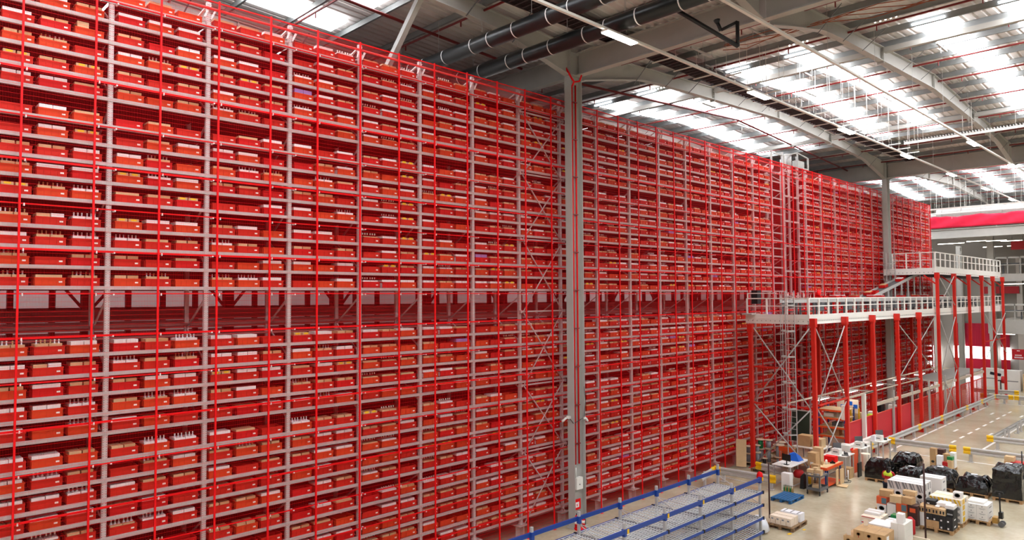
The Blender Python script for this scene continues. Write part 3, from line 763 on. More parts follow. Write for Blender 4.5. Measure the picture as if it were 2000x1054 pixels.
# ---------------------------------------------------------------- on the near column
pr = thing('red_riser_pipe', 'red riser pipes strapped inside the nearest column', 'pipe', (.74, 19.2, 1.4))
g = MB(); g.path([(.62, 19.05, 2.2), (.62, 19.05, 15.6), (.78, 19.0, 15.75), (.80, 18.83, 15.85), (.52, 18.84, 16.3), (.50, 18.84, 17.1)], .035, 8); g.tube((.62, 19.25, 2.2), (.62, 19.25, 15.7), .03, 8); g.path([(.62, 19.15, 15.80), (.95, 19.1, 15.75), (1.05, 19.1, 15.95)], .03, 8)
g.build('pipe', M_fence, pr)
g = MB()
for i in range(10): g.box(.575, .665, 19.0, 19.3, 2.9+i*1.35, 2.93+i*1.35)
g.build('clamp', M_pipe, pr)
bx = thing('alarm_box', 'white control box fixed low on the nearest column', 'box', (.78, 19.1, 1.35))
g = MB(); g.box(.60, .76, 18.96, 19.28, 1.35, 1.75); g.build('housing', M_whitep, bx)
g = MB(); g.tube((.68, 19.0, 1.75), (.68, 19.0, 2.1), .02, 6); g.build('conduit', M_whitep, bx)
g = MB(); g.box(.76, .765, 19.09, 19.13, 1.5, 1.54); g.build('keyhole', M_black, bx)
sg = thing('fire_sign', 'red and white fire point sign low on the nearest column', 'sign', (.78, 19.1, .80))
g = MB(); g.box(.60, .63, 18.94, 19.30, .62, .98); g.build('plate', M_fence, sg)
g = MB(); g.box(.63, .634, 19.03, 19.21, .70, .88); g.build('pictogram', M_white, sg)
g = MB(); g.box(.634, .637, 19.08, 19.12, .74, .82); g.build('symbol', M_fence, sg)
for (x, y, r, h, lb) in ((.74, 18.95, .075, .50, 'red fire extinguisher at foot of nearest column, left one'), (.86, 19.16, .06, .42, 'red fire extinguisher at foot of nearest column, right one')):
    e = thing('fire_extinguisher', lb, 'fire extinguisher', (x, y, .07), 'fire extinguishers by the column')
    MB().lathe(x, y, [(r, .07), (r, h-.08), (r*.6, h-.02), (.02, h)], 12).build('cylinder', M_fence, e)
    g = MB(); g.box(x-.02, x+.05, y-.015, y+.015, h, h+.05); g.path([(x+.03, y, h), (x+.09, y, h-.08), (x+.085, y, h-.25)], .012, 6); g.build('valve', M_black, e)
    g = MB(); g.lathe(x, y, [(r+.003, .2), (r+.003, .3)], 12); g.build('label', M_white, e)
g = MB(); g.lathe(.80, 19.05, [(.22, 0), (.22, .03), (.20, .06), (.17, .068)], 20); tag(g.build('extinguisher_stand', M_fence), 'round red base under the extinguishers', 'stand')
cc = thing('cctv_camera', 'pair of small white cameras clamped on the nearest column', 'camera', (.6, 18.86, 3.7))
g = MB(); g.box(.42, .56, 18.82, 18.90, 3.80, 3.90); g.box(.70, .75, 19.40, 19.5, 3.74, 3.82); g.build('bracket', M_whitep, cc)
g = MB(); g.tube((.44, 18.80, 3.84), (.34, 18.68, 3.70), .045, 8); g.tube((.74, 19.5, 3.78), (.80, 19.54, 3.66), .035, 8); g.build('camera_body', M_whitep, cc)
g = MB(); g.path([(.6, 18.8, 3.82), (.68, 18.9, 3.65), (.72, 19.1, 3.72), (.74, 19.35, 3.8)], .012, 5); g.path([(.74, 19.4, 3.8), (.78, 19.45, 4.4), (.74, 19.42, 4.9)], .01, 5); g.build('cable', M_black, cc)

# ================================================================= MEZZANINES
def guard_rail_y(x, y0, y1, z0, z1, step, root, m=None):
    g = MB(); g.box(x-.025, x+.025, y0, y1, z1-.06, z1); g.box(x-.02, x+.02, y0, y1, (z0+z1)/2-.02, (z0+z1)/2+.025); g.build('handrail', m or M_whitep, root)
    n = int(round((y1-y0)/step))
    for i in range(n+1):
        yy = y0+(y1-y0)*i/n; MB().box(x-.03, x+.03, yy-.05, yy+.05, z0-.05, z1-.02).build('baluster', m or M_whitep, root)
def guard_rail_x(y, x0, x1, z0, z1, step, root, m=None):
    g = MB(); g.box(x0, x1, y-.025, y+.025, z1-.05, z1); g.box(x0, x1, y-.02, y+.02, (z0+z1)/2-.015, (z0+z1)/2+.02); g.build('handrail', m or M_whitep, root)
    n = max(1, int(round((x1-x0)/step)))
    for i in range(n+1):
        xx = x0+(x1-x0)*i/n; MB().box(xx-.035, xx+.035, y-.03, y+.03, z0-.05, z1-.02).build('baluster', m or M_whitep, root)
X0, X1 = .56, 3.6
lm = thing('lower_mezzanine', 'long white edged lower mezzanine walkway on red columns beside the rack', 'mezzanine', (2, 50, 6.78))
MB().box(X0+.03, X1-.03, 31.75, 68.6, 6.98, 7.04).build('deck', M_grey, lm)
g = MB(); g.box(X1-.04, X1, 31.7, 68.6, 6.78, 7.22); g.box(X0, X1-.04, 31.66, 31.72, 6.78, 7.22); g.box(X1-.10, X1+.03, 31.7, 68.6, 6.78, 6.80); g.box(X1, X1+.012, 31.7, 68.6, 7.0, 7.02); g.box(X0, X1, 31.64, 31.66, 7.02, 7.05); g.build('fascia', M_whitep, lm)
g = MB(); yy = 32.0
while yy < 60:
    g.box(X1+.001, X1+.004, yy, yy+.03, 6.90, 6.95); yy += .12
for i in range(14): g.box(X0+.12+i*.22, X0+.15+i*.22, 31.655, 31.66, 6.9, 6.93)
g.build('punched_hole', M_print, lm)['kind'] = 'stuff'
g = MB()
for i in range(20): g.box(X0+.05, X1-.05, 31.9+i*1.93, 31.98+i*1.93, 6.80, 6.97)
g.build('joist', M_greyd, lm)
guard_rail_y(X1-.02, 31.7, 68.6, 7.22, 7.98, 1.1, lm)
guard_rail_x(31.7, X0+.06, X1-.05, 7.22, 7.98, .95, lm)
g = MB(); g.bar((X0+.1, 31.7, 7.98), (X0+.1, 31.7, 8.22), .05); g.bar((X0+.1, 31.7, 8.2), (X0+1.5, 31.7, 8.2), .04); g.build('upper_rail', M_whitep, lm)
um = thing('upper_mezzanine', 'shorter white railed upper mezzanine walkway past the second column', 'mezzanine', (2, 59.8, 9.41))
MB().box(X0+.03, X1-.03, 51.0, 68.6, 9.62, 9.68).build('deck', M_grey, um)
g = MB(); g.box(X1-.04, X1, 50.95, 68.6, 9.41, 9.9); g.box(X0-.05, X1-.04, 50.90, 50.97, 9.41, 9.82); g.build('fascia', M_whitep, um)
g = MB()
for i in range(12): g.box(X0+.1+i*.25, X0+.14+i*.25, 50.895, 50.9, 9.52, 9.56)
for i in range(40): g.box(X1+.001, X1+.004, 51.1+i*.42, 51.3+i*.42, 9.50, 9.53)
g.build('punched_hole', M_print, um)['kind'] = 'stuff'
guard_rail_y(X1-.02, 50.95, 68.6, 9.9, 10.85, 1.1, um); guard_rail_x(50.94, X0+.5, X1-.05, 9.82, 10.85, .8, um)
g = MB()
for i in range(10): g.box(X0+.05, X1-.05, 51.3+i*1.9, 51.4+i*1.9, 9.43, 9.6)
g.build('joist', M_greyd, um)
# red columns
RCY = [31.74, 35.38, 39.06, 42.83, 46.69, 50.58, 54.38, 58.12, 61.68, 65.12, 68.36]
def redcol(x, y, top, label):
    r_ = thing('red_column', label, 'column', (x, y, 0), 'red mezzanine columns')
    g = MB(); g.box(x-.085, x+.085, y-.085, y+.085, .02, top-.25); g.build('shaft', M_steelred, r_)
    g = MB(); g.box(x-.125, x+.125, y-.125, y+.125, top-.38, top); g.build('head', M_steelred, r_)
    g = MB(); g.box(x-.16, x+.16, y-.16, y+.16, 0, .02); g.build('base_plate', M_steelred, r_)
    if top > 9:
        g = MB(); g.bar((x-.1, y, 8.8), (x-.75, y, 9.35), .08); g.build('knee_brace', M_steelred, r_)
for i, y in enumerate(RCY):
    if i < 5: redcol(3.75, y, 7.05, 'red column of the outer row under the lower walkway, %s from the left' % ORD[i+1])
    else: redcol(3.75, y, 9.50, 'tall red outer column reaching the upper walkway, %s of six' % ORD[i-4])
for i, y in enumerate((31.55, 35.7, 39.6, 47.4, 55.6)): redcol(.85 if i == 0 else .72, y, 6.75, 'red column of the inner row close to the rack, %s from the left' % ORD[i+1])
def xbrace(p0, p1, p2, p3, label, r=.03, cat='brace'):
    g = MB(); g.tube(p0, p3, r, 6); g.tube(p1, p2, r, 6); return tag(g.build('cross_brace', M_galv), label, cat)
# p0 low-left, p1 low-right, p2 high-left, p3 high-right
xbrace((.95, 31.60, 3.15), (3.62, 31.60, 3.0), (.95, 31.60, 6.6), (3.62, 31.60, 6.6), 'galvanised cross brace at the left end of the lower walkway, upper')
xbrace((.95, 31.60, .2), (3.62, 31.60, .2), (.95, 31.60, 3.0), (3.62, 31.60, 3.0), 'galvanised cross brace at the left end, lower, behind the reels')
xbrace((3.78, 31.9, 3.1), (3.78, 35.2, 3.1), (3.78, 31.9, 6.6), (3.78, 35.2, 6.6), 'galvanised cross brace between the first two outer columns, upper')
xbrace((3.78, 31.9, .3), (3.78, 35.2, .3), (3.78, 31.9, 3.0), (3.78, 35.2, 3.0), 'galvanised cross brace between first two outer columns, at floor level')
xbrace((3.6, 42.95, 3.2), (3.6, 50.4, 3.2), (3.6, 42.95, 6.7), (3.6, 50.4, 6.7), 'wide galvanised cross brace around the fifth outer column')
xbrace((3.8, 50.7, 3.2), (3.8, 54.2, 3.2), (3.8, 50.7, 6.6), (3.8, 54.2, 6.6), 'cross brace between the tall outer columns, below lower walkway')
xbrace((3.8, 50.7, 7.4), (3.8, 54.2, 7.4), (3.8, 50.7, 9.3), (3.8, 54.2, 9.3), 'cross brace between tall outer columns, above lower walkway')
xbrace((3.8, 50.7, .4), (3.8, 54.2, .4), (3.8, 50.7, 3.1), (3.8, 54.2, 3.1), 'cross brace between the tall outer columns, at floor level')
xbrace((3.9, 61.8, 3.4), (3.9, 68.2, 3.4), (3.9, 61.8, 6.6), (3.9, 68.2, 6.6), 'cross brace in the last bay of the walkway')
for (p0, p1, lb) in (((.72, 31.62, 4.75), (3.66, 31.62, 4.75), 'red tie rail at walkway end, upper one'), ((.72, 31.62, 3.05), (3.66, 31.62, 3.05), 'red tie rail at walkway end, lower one'), ((3.84, 31.9, 3.18), (3.84, 35.3, 3.18), 'red tie rail between the first two outer columns'),
                     ((3.84, 61.7, 4.6), (3.84, 68.3, 4.6), 'red tie rail in the last bay')):
    strut(p0, p1, .07, lb, 'tie_rail', M_steelred)
# caged access ladders
def cage_ladder(x, y, z0, z1, label, w_=.42):
    r_ = thing('cage_ladder', label, 'ladder', (x, y, z0))
    g = MB(); g.bar((x-w_/2, y, z0), (x-w_/2, y, z1), .045, .03); g.bar((x+w_/2, y, z0), (x+w_/2, y, z1), .045, .03); g.build('stile', M_galv, r_)
    n = int((z1-z0)/.27)
    for i in range(n): MB().tube((x-w_/2, y, z0+.2+i*.27), (x+w_/2, y, z0+.2+i*.27), .013, 5).build('rung', M_galv, r_)
    zc = z0+1.9; hoops = []
    for i in range(int((z1-zc)/1.15)+1):
        z = zc+i*1.15; P = [(x-w_/2, y, z), (x-w_/2-.12, y-.25, z), (x-.12, y-.52, z), (x+.12, y-.52, z), (x+w_/2+.12, y-.25, z), (x+w_/2, y, z)]
        g = MB()
        for a, b_ in zip(P[:-1], P[1:]): g.bar(a, b_, .012, .06)
        g.build('hoop', M_galv, r_)
    g = MB()
    for (a, b_) in ((x-w_/2-.12, y-.25), (x-.12, y-.52), (x+.12, y-.52), (x+w_/2+.12, y-.25)): g.bar((a, b_, zc), (a, b_, z1), .03, .01)
    g.build('cage_strip', M_galv, r_)
cage_ladder(2.86, 31.35, 0, 8.3, 'galvanised caged ladder up to the left end of the lower walkway')
cage_ladder(1.05, 50.6, 7.1, 10.9, 'galvanised caged ladder from lower walkway to upper walkway beside second column', .5)
# conveyors on the lower walkway
cv = thing('belt_conveyor', 'grey powered conveyor running along the lower walkway', 'conveyor', (2.3, 47, 7.04))
g = MB(); g.box(1.95, 2.0, 32.3, 66, 7.74, 7.90); g.box(2.6, 2.65, 32.3, 66, 7.74, 7.90); g.build('side_frame', M_galv, cv)
g = MB()
for i in range(100): g.tube((2.0, 32.5+i*.33, 7.87), (2.6, 32.5+i*.33, 7.87), .03, 6)
g.build('roller', M_roller, cv)['kind'] = 'stuff'
for i in range(18):
    yy = 32.6+i*1.9; g = MB()
    for x in (1.97, 2.62): g.box(x-.035, x+.035, yy-.035, yy+.035, 7.04, 7.75)
    g.box(1.97, 2.62, yy-.02, yy+.02, 7.3, 7.34)
    if i % 2: g.bar((2.66, yy, 7.72), (2.66, yy+.5, 7.3), .03)
    g.build('support_leg', M_greyd, cv)
for i in range(9): MB().box(1.5, 1.94, 33.6+i*3.6, 34.3+i*3.6, 7.5, 7.74).build('drive_unit', M_greyd, cv); MB().box(2.66, 2.9, 34.6+i*3.6, 35.1+i*3.6, 7.35, 7.7).build('drive_unit', M_greyd, cv)
g = MB(); g.box(.75, 1.05, 31.9, 32.3, 7.7, 8.35); tag(g.build('control_box', M_black), 'black control box at the left end of the lower walkway', 'box')
g = MB(); g.box(.6, 1.1, 31.2, 31.66, 7.2, 7.26); tag(g.build('outfeed_plate', M_galv), 'steel plate poking out past the left end of the lower walkway', 'plate')
def tote(x, y, z, lb, rx=0.0, full='w', mi=2):
    r_ = thing('tote', lb, 'tote', (x, y, z), 'totes riding on the conveyors')
    g = MB(); crate_geo(g, x, y, z, True)
    o = g.build('tub', M_crate[mi], r_)
    if full:
        g = MB(); g.box(x-.16, x+.16, y-.23, y+.23, z+.02, z+.20); g.build('contents', {'w': M_white, 't': M_tan}[full], r_)
    r_.rotation_euler = (rx, 0, 0); return r_
for i, (y, fl) in enumerate(((36.4, None), (37.9, 'w'), (38.7, 'w'), (40.6, 't'), (43.2, 'w'), (44.6, 'w'), (48.3, None), (51.2, 't'), (53.2, 'w'), (57, 'w'))):
    tote(2.3, y, 7.90, 'red tote %s on the level conveyor, %s from the left' % ({'w': 'with white goods', 't': 'with brown goods', None: 'empty'}[fl], ORD[i+1]), 0, fl)
g = MB(); g.box(2.1, 2.4, 35.9, 36.15, 7.93, 8.05); g.tube((2.25, 35.95, 8.05), (2.25, 36.1, 8.32), .12, 8); tag(g.build('drive_motor', M_fence), 'bright red rounded motor housing on the level conveyor', 'motor')
ic = thing('incline_conveyor', 'sloping belt conveyor climbing from lower to upper walkway', 'conveyor', (1.9, 48.3, 7.8))
pA, pB = Vector((1.7, 43.6, 7.85)), Vector((1.7, 53.6, 9.62)); ang = math.atan2(pB.z-pA.z, pB.y-pA.y)
g = MB(); g.bar(pA, pB, .62, .05); g.build('belt', M_greyd, ic)
g = MB()
for s_ in (-.36, .36): g.bar(pA+Vector((s_, 0, 0.03)), pB+Vector((s_, 0, 0.03)), .05, .17)
g.build('side_frame', M_galv, ic)
g = MB()
for i in range(8):
    t = (i+.5)/8; P = pA.lerp(pB, t)
    for s_ in (-.4, .4): g.box(P.x+s_-.03, P.x+s_+.03, P.y-.03, P.y+.03, 7.04, P.z-.05)
g.build('leg', M_galv, ic)
for i, t in enumerate((.12, .15, .38, .62, .78)):
    P = pA.lerp(pB, t)+Vector((.12 if i in (1, 3) else -.1, 0, .05)); tote(P.x, P.y, P.z, 'red tote on the sloping conveyor, %s from its foot' % ORD[i+1], ang, ('t', None, 't', 'w', 't')[i])

# ================================================================= AREA BELOW THE WALKWAY
# solid red panels then red mesh guarding along the floor
pf = thing('panel_guard', 'solid red panel guarding below the walkway, then red mesh panels', 'fence', (3.66, 49, 0))
MB().box(3.60, 3.63, 35.4, 45.2, .12, 1.85).build('solid_panel', M_board, pf)
g = MB()
for i in range(8):
    y0 = 45.25+i*2.1; 
    g.box(3.59, 3.64, y0, y0+.05, 0, 1.95); g.box(3.59, 3.64, y0, y0+2.1, 1.90, 1.95); g.box(3.59, 3.64, y0, y0+2.1, .15, .19)
    for k in range(34): g.box(3.61, 3.618, y0+.06*k+.03, y0+.06*k+.038, .15, 1.92)
    for k in range(12): g.box(3.618, 3.622, y0, y0+2.1, .25+k*.14, .255+k*.14)
g.build('mesh_section', M_steelred, pf)
g = MB(); g.box(3.58, 3.65, 35.4, 45.2, 1.84, 1.88); g.build('top_trim', M_steelred, pf)
gt = thing('gantry_frame', 'white and grey post frame carrying rails and lights over the workbenches', 'frame', (3.3, 46, 0))
g = MB()
for y in (37.55,): g.box(3.66, 3.84, y-.08, y+.08, .9, 3.15)
g.build('white_post', M_whitep, gt)
g = MB()
for y in (42.0, 45.2, 48.4, 51.8, 55, 58.4, 62): MB().box(3.66, 3.76, y-.05, y+.05, 0, 2.9).build('grey_post', M_grey, gt)
pass
g = MB(); g.bar((3.7, 39.2, 2.40), (3.7, 62.2, 2.40), .09, .16); g.bar((3.7, 34, 3.12), (3.7, 39.2, 3.12), .09, .09); g.bar((2.4, 31.9, 3.12), (2.4, 56, 3.12), .06, .06); g.bar((3.72, 37.5, 3.12), (3.72, 47, 3.12), .05); g.build('rail', mat('rail_galv_warm', (196, 178, 160), 0.5), gt)
g = MB()
for y in (35.2, 38.9, 42.7, 46.5): g.bar((2.4, y, 3.12), (3.7, y, 3.12), .05)
g.build('cross_rail', M_grey, gt)
for i, y in enumerate((34.9, 38.6, 42.4, 46.1, 50.0)): lamp(2.75, y, 3.12, 'strip light over the workbenches under the walkway, %s from the left' % ORD[i+1], 1.3, 'y', M_lamp2, 'strip lights under the walkway')
tag(MB().box(3.42, 3.58, 35.5, 35.75, 2.05, 2.75).build('junction_box', M_whitep), 'white wall box on the second outer red column', 'box')
eb = thing('enclosure', 'flat roofed grey enclosure with red mesh at the far end below the walkway', 'enclosure', (2.7, 56, 0))
MB().box(1.7, 3.58, 51.4, 62, 2.5, 2.56).build('roof', M_grey, eb)
# benches and shelves under the walkway
def table(nm, x0, x1, y0, y1, h, label, top=M_whitep, leg=M_galv, th=.03, cat='table', low=True):
    t = thing(nm, label, cat, ((x0+x1)/2, (y0+y1)/2, 0))
    MB().box(x0, x1, y0, y1, h-th, h).build('table_top', top, t)
    for (x, y) in ((x0+.06, y0+.06), (x1-.06, y0+.06), (x0+.06, y1-.06), (x1-.06, y1-.06)): MB().box(x-.025, x+.025, y-.025, y+.025, 0, h-th).build('leg', leg, t)
    if low:
        g = MB(); g.box(x0+.06, x0+.09, y0+.06, y1-.06, .08, .12); g.box(x1-.09, x1-.06, y0+.06, y1-.06, .08, .12); g.build('stretcher', leg, t)
    return t
def carton(x, y, z, w_, d, h, m, label, rz=0.0, marks=(), tape=True, group=None, cat='carton', tm=None):
    """x,y centre; w_ along X, d along Y; marks: (face, u0,u1,v0,v1, material) as fractions on face 'f' (toward -Y), 'r' (toward +X), 't' top"""
    o = MB().box(-w_/2, w_/2, -d/2, d/2, 0, h).build('carton', m, at=(0, 0, 0)); o.location = (x, y, z); o.rotation_euler = (0, 0, rz)
    tag(o, label, cat, group); WLOC[o.name] = Vector((0, 0, 0))
    if tape: 
        g = MB(); g.box(-w_/2, w_/2, -.02, .02, h, h+.001); g.box(-w_/2-.001, -w_/2, -.02, .02, h*.7, h+.001); g.build('tape', tm or M_tape, o)
    byk = {}
    for (f, u0, u1, v0, v1, mm) in marks:
        g = byk.setdefault(mm.name, (MB(), mm))[0]
        if f == 'f': g.box(-w_/2+u0*w_, -w_/2+u1*w_, -d/2-.003, -d/2, v0*h, v1*h)
        elif f == 'r': g.box(w_/2, w_/2+.003, -d/2+u0*d, -d/2+u1*d, v0*h, v1*h)
        elif f == 't': g.box(-w_/2+u0*w_, -w_/2+u1*w_, -d/2+v0*d, -d/2+v1*d, h, h+.003)
        elif f == 'o':   # round stamp on the front face
            cx_, cz_, r_ = -w_/2+u0*w_, v0*h, u1
            k = len(g.v)
            for q in range(14): t = 2*PI*q/14; g.v.append((cx_+r_*math.cos(t), -d/2-.003, cz_+r_*.8*math.sin(t)))
            g.quad(list(range(k, k+14)))
        elif f == 'd':   # diagonal band on the front face, u0 = start, u1 = width, v0 = slant
            k = len(g.v); a = -w_/2+u0*w_; b_ = a+u1*w_; s_ = v0*w_
            g.v += [(max(-w_/2, min(w_/2, q)), -d/2-.003, zz) for q, zz in ((a+s_, 0.03*h), (b_+s_, .03*h), (b_, .97*h), (a, .97*h))]; g.quad((k, k+1, k+2, k+3))
    for (g, mm) in byk.values(): g.build('printed_mark', mm, o, fix=False)
    return o
table('workbench', 1.9, 3.3, 33.4, 34.6, .9, 'grey table with tan boxes under the left end of the walkway')
carton(2.35, 33.95, .9, .6, .5, .5, M_tan, 'big brown box on the table under the walkway, left one'); carton(2.95, 33.95, .9, .45, .5, .42, M_tan2, 'light brown open box on the table under the walkway, right one')
wb = thing('display_board', 'dark green framed board leaning behind the boxes under the walkway', 'board', (1.7, 34.7, .8))
MB().rbox((1.75, 34.75, 1.65), (.9, .03, 1.5), 0, -.08).build('panel', mat('board_green', (36, 56, 44), .5), wb)
g = MB(); g.rbox((1.75, 34.75, 2.41), (.98, .05, .05)); g.rbox((1.28, 34.75, 1.65), (.05, .05, 1.5), 0, -.08); g.rbox((2.22, 34.75, 1.65), (.05, .05, 1.5), 0, -.08); g.box(1.3, 1.34, 34.7, 34.74, 0, .95); g.box(2.16, 2.2, 34.7, 34.74, 0, .95); g.build('frame', M_galv, wb)
for i in range(5): tag(MB().rbox((2.55, 32.9, .30+i*.035), (1.7, 1.0, .02), .12*(i % 2)-.06+.02*i).build('cardboard_sheet', M_tan2 if i % 2 else M_tan), 'flat cardboard sheet in the pile below the grey table, %s up' % ORD[i+1], 'cardboard', 'flat cardboard sheets')
sh = thing('pallet_shelf', 'low stack of wooden shelves beside the ladder under walkway', 'shelf', (1.7, 32.9, 0))
g = MB()
for z in (.3, .55, .8): g.box(1.2, 2.1, 32.5, 33.5, z, z+.03)
g.build('shelf_board', M_wood, sh)
g = MB()
for (x, y) in ((1.22, 32.52), (2.08, 32.52), (1.22, 33.48), (2.08, 33.48)): g.box(x-.03, x+.03, y-.03, y+.03, 0, .84)
g.build('post', M_woodd, sh)
br = thing('safety_barrier', 'orange plastic slatted barrier standing under the walkway', 'barrier', (2.2, 33.2, 0))
g = MB(); g.box(1.8, 2.5, 32.2, 32.24, .85, 1.05); g.box(1.8, 2.5, 32.2, 32.24, .28, .34)
for i in range(8): g.box(1.82+i*.09, 1.86+i*.09, 32.205, 32.235, .3, .9)
g.build('panel', M_org, br)
# orange and blue shelving unit
su = thing('shelving_unit', 'orange and blue shelving unit behind the solid red panel', 'shelving', (2.6, 37.2, 0))
for z in (1.0, 1.45, 1.9, 2.3):
    g = MB(); g.box(1.9, 3.2, 36.5, 37.7, z, z+.03); g.build('shelf_board', M_tan2, su); g = MB(); g.box(1.9, 3.2, 36.46, 36.5, z-.05, z+.03); g.build('shelf_edge', M_org, su)
g = MB()
for (x, y) in ((1.92, 36.5), (3.2, 36.5), (1.92, 37.7), (3.2, 37.7)): g.box(x-.03, x+.03, y-.03, y+.03, 0, 2.4)
g.build('upright', M_blue, su)
g = MB(); g.box(3.3, 3.36, 38.0, 38.06, .3, 2.3); g.box(2.9, 2.96, 38.0, 38.06, .3, 2.3); tag(g.build('stand', M_yelp), 'yellow upright frame beside the orange and blue shelving', 'frame')
for i, (x, z, w_, h, mm, lb) in enumerate(((2.3, 1.93, .5, .18, M_white, 'white box on the shelving unit, upper left'), (2.9, 1.93, .4, .22, M_grey, 'grey box on the shelving unit, upper right'), (2.5, 1.03, .6, .3, M_tan, 'brown box on the lowest shelf of the shelving unit'), (2.7, 1.48, .5, .2, M_greyd, 'dark box on the second shelf of the shelving unit'))):
    carton(x, 37.0, z, w_, .4, h, mm, lb)
table('packing_bench', 1.9, 3.3, 40.2, 42.2, 1.35, 'cluttered bench behind the solid red panel, nearer one', M_greyd)
table('packing_bench', 1.9, 3.3, 43.2, 45.4, 1.35, 'cluttered bench behind the solid red panel, farther one', M_greyd)
for i, (x, y, w_, h, mm, lb) in enumerate(((2.3, 40.6, .5, .35, M_tan2, 'torn light cardboard heap on the nearer cluttered bench'), (2.9, 41.1, .4, .25, M_vest, 'yellow green cloth heap on the nearer cluttered bench'), (2.7, 41.8, .4, .3, M_white, 'white box on the nearer cluttered bench'), (2.4, 43.6, .5, .5, M_black, 'black case on the farther cluttered bench'), (2.9, 44.4, .4, .4, M_whitep, 'white bin on the farther cluttered bench'), (2.6, 45.0, .4, .45, M_grey, 'grey cabinet on the farther cluttered bench'))):
    carton(x, y, 1.35, w_, .4, h, mm, lb, RND.uniform(-.4, .4), tape=False, cat='box')
tag(MB().lathe(3.3, 44.0, [(.05, 1.9), (.05, 2.5), (.06, 2.5), (.06, 2.56)], 10).build('white_tube', M_whitep), 'upright white tube above the solid red panel', 'tube')
g = MB(); g.box(1.9, 3.0, 38.9, 38.95, 1.9, 2.6); tag(g.build('notice_board', M_cream), 'notice board with blue patches above the cluttered bench', 'board')
g = MB(); 
for (a, b_) in ((2.1, 2.1), (2.5, 2.3), (2.75, 2.15)): g.box(a, a+.2, 38.89, 38.9, b_, b_+.2)
g.build('pinned_sheet', M_blueb, [o for o in bpy.data.objects if o.name.startswith('notice_board')][0])

# ================================================================= CRASH BARRIERS
def wrail(p0, p1, z, label, posts, caps=(True, True), ph=None, mids=(), face=1):
    """corrugated two-wave guard rail between two floor points"""
    p0, p1 = Vector((*p0, 0)), Vector((*p1, 0)); d = (p1-p0); ln_ = d.length; d.normalize(); n = Vector((d.y, -d.x, 0))*face
    r_ = thing('crash_barrier', label, 'barrier', tuple((p0+p1)/2), 'guard rails')
    prof = [(0, -.16), (.05, -.12), (.05, -.06), (0, -.02), (0, .02), (.05, .06), (.05, .12), (0, .16)]
    def run(a, b_, g, off=0.0, k=1.0):
        v = len(g.v)
        for t in (a, b_):
            P = p0+d*t
            for (o_, zz) in prof: q = P+n*(o_*k+off+.03); g.v.append((q.x, q.y, z+zz*k))
            for (o_, zz) in prof[::-1]: q = P+n*(o_*k+off+.018-.03*(k > 1)); g.v.append((q.x, q.y, z+zz*k))
        m_ = 2*len(prof)
        for i in range(m_): j = (i+1) % m_; g.quad((v+i, v+j, v+m_+j, v+m_+i))
        g.quad([v+i for i in range(m_)]); g.quad([v+m_+i for i in range(m_)])
    g = MB(); run(0.0 if not caps[0] else .25, ln_ if not caps[1] else ln_-.25, g); g.build('rail', M_galv, r_)
    g = MB()
    if caps[0]: run(0, .3, g, 0.005, 1.06)
    if caps[1]: run(ln_-.3, ln_, g, 0.005, 1.06)
    for t in mids: run(t-.1, t+.1, g, .004, 1.05); run(t+.14, t+.34, g, .004, 1.05)
    if g.v: g.build('yellow_cap', M_yelp, r_)
    for t in posts:
        P = p0+d*t; g = MB(); g.rbox((P.x-n.x*.04, P.y-n.y*.04, (z+.14)/2), (.13, .09, z+.14), math.atan2(d.y, d.x)); g.rbox((P.x, P.y, .01), (.24, .24, .02), math.atan2(d.y, d.x)); g.build('post', M_galv, r_)
wrail((3.96, 37.6), (4.16, 62.6), .52, 'long grey guard rail running beside the red guarding', [1+i*1.95 for i in range(12)], (True, True), mids=(7.4, 11.6, 17.2, 21))
wrail((4.15, 39.82), (7.2, 39.82), .55, 'grey guard rail across the floor, left of the gap', (.25, 2.75))
wrail((7.5, 39.82), (17, 39.82), .55, 'grey guard rail across the floor, right of the gap', (.28, 3.2, 6.2), (True, False))
wrail((7.6, 43.9), (17, 43.9), .55, 'grey guard rail farther back at the right edge, facing the camera', (.45, 3.2), (True, False))
wrail((7.75, 44.3), (7.9, 58), .5, 'grey guard rail receding at the right edge', (2.6, 3.4, 5.6, 6.4, 9), (False, False), face=-1)
wrail((3.2, 62.7), (5.25, 62.9), .5, 'short far guard rail across the aisle, left piece', (1.5,), (True, True)); wrail((5.3, 62.9), (8.5, 62.9), .5, 'short far guard rail across the aisle, right piece', (.3, 1.6), (True, False))
wrail((2.0, 66.0), (5.0, 66.2), .5, 'farthest guard rail near the last red column', (1.0,), (False, True))
wrail((.7, 28.3), (3.42, 28.5), .45, 'low guard rail beside the blue racking, nearest to the camera', (.4, 2.5), (True, True))
wrail((1.7, 30.2), (3.3, 29.9), .48, 'low guard rail just behind the white table', (.5,), (True, False))
wrail((1.15, 26.4), (.85, 27.9), .5, 'white guard rail piece pointing at the rack by the blue racking', (.6,), (False, True))
g = MB(); g.lathe(2.78, 28.35, [(.02, .30), (.10, .34), (.14, .5), (.10, .66), (.03, .70)], 10); tag(g.build('red_cover', M_fence), 'red cloth cover tied over the low guard rail', 'cover')

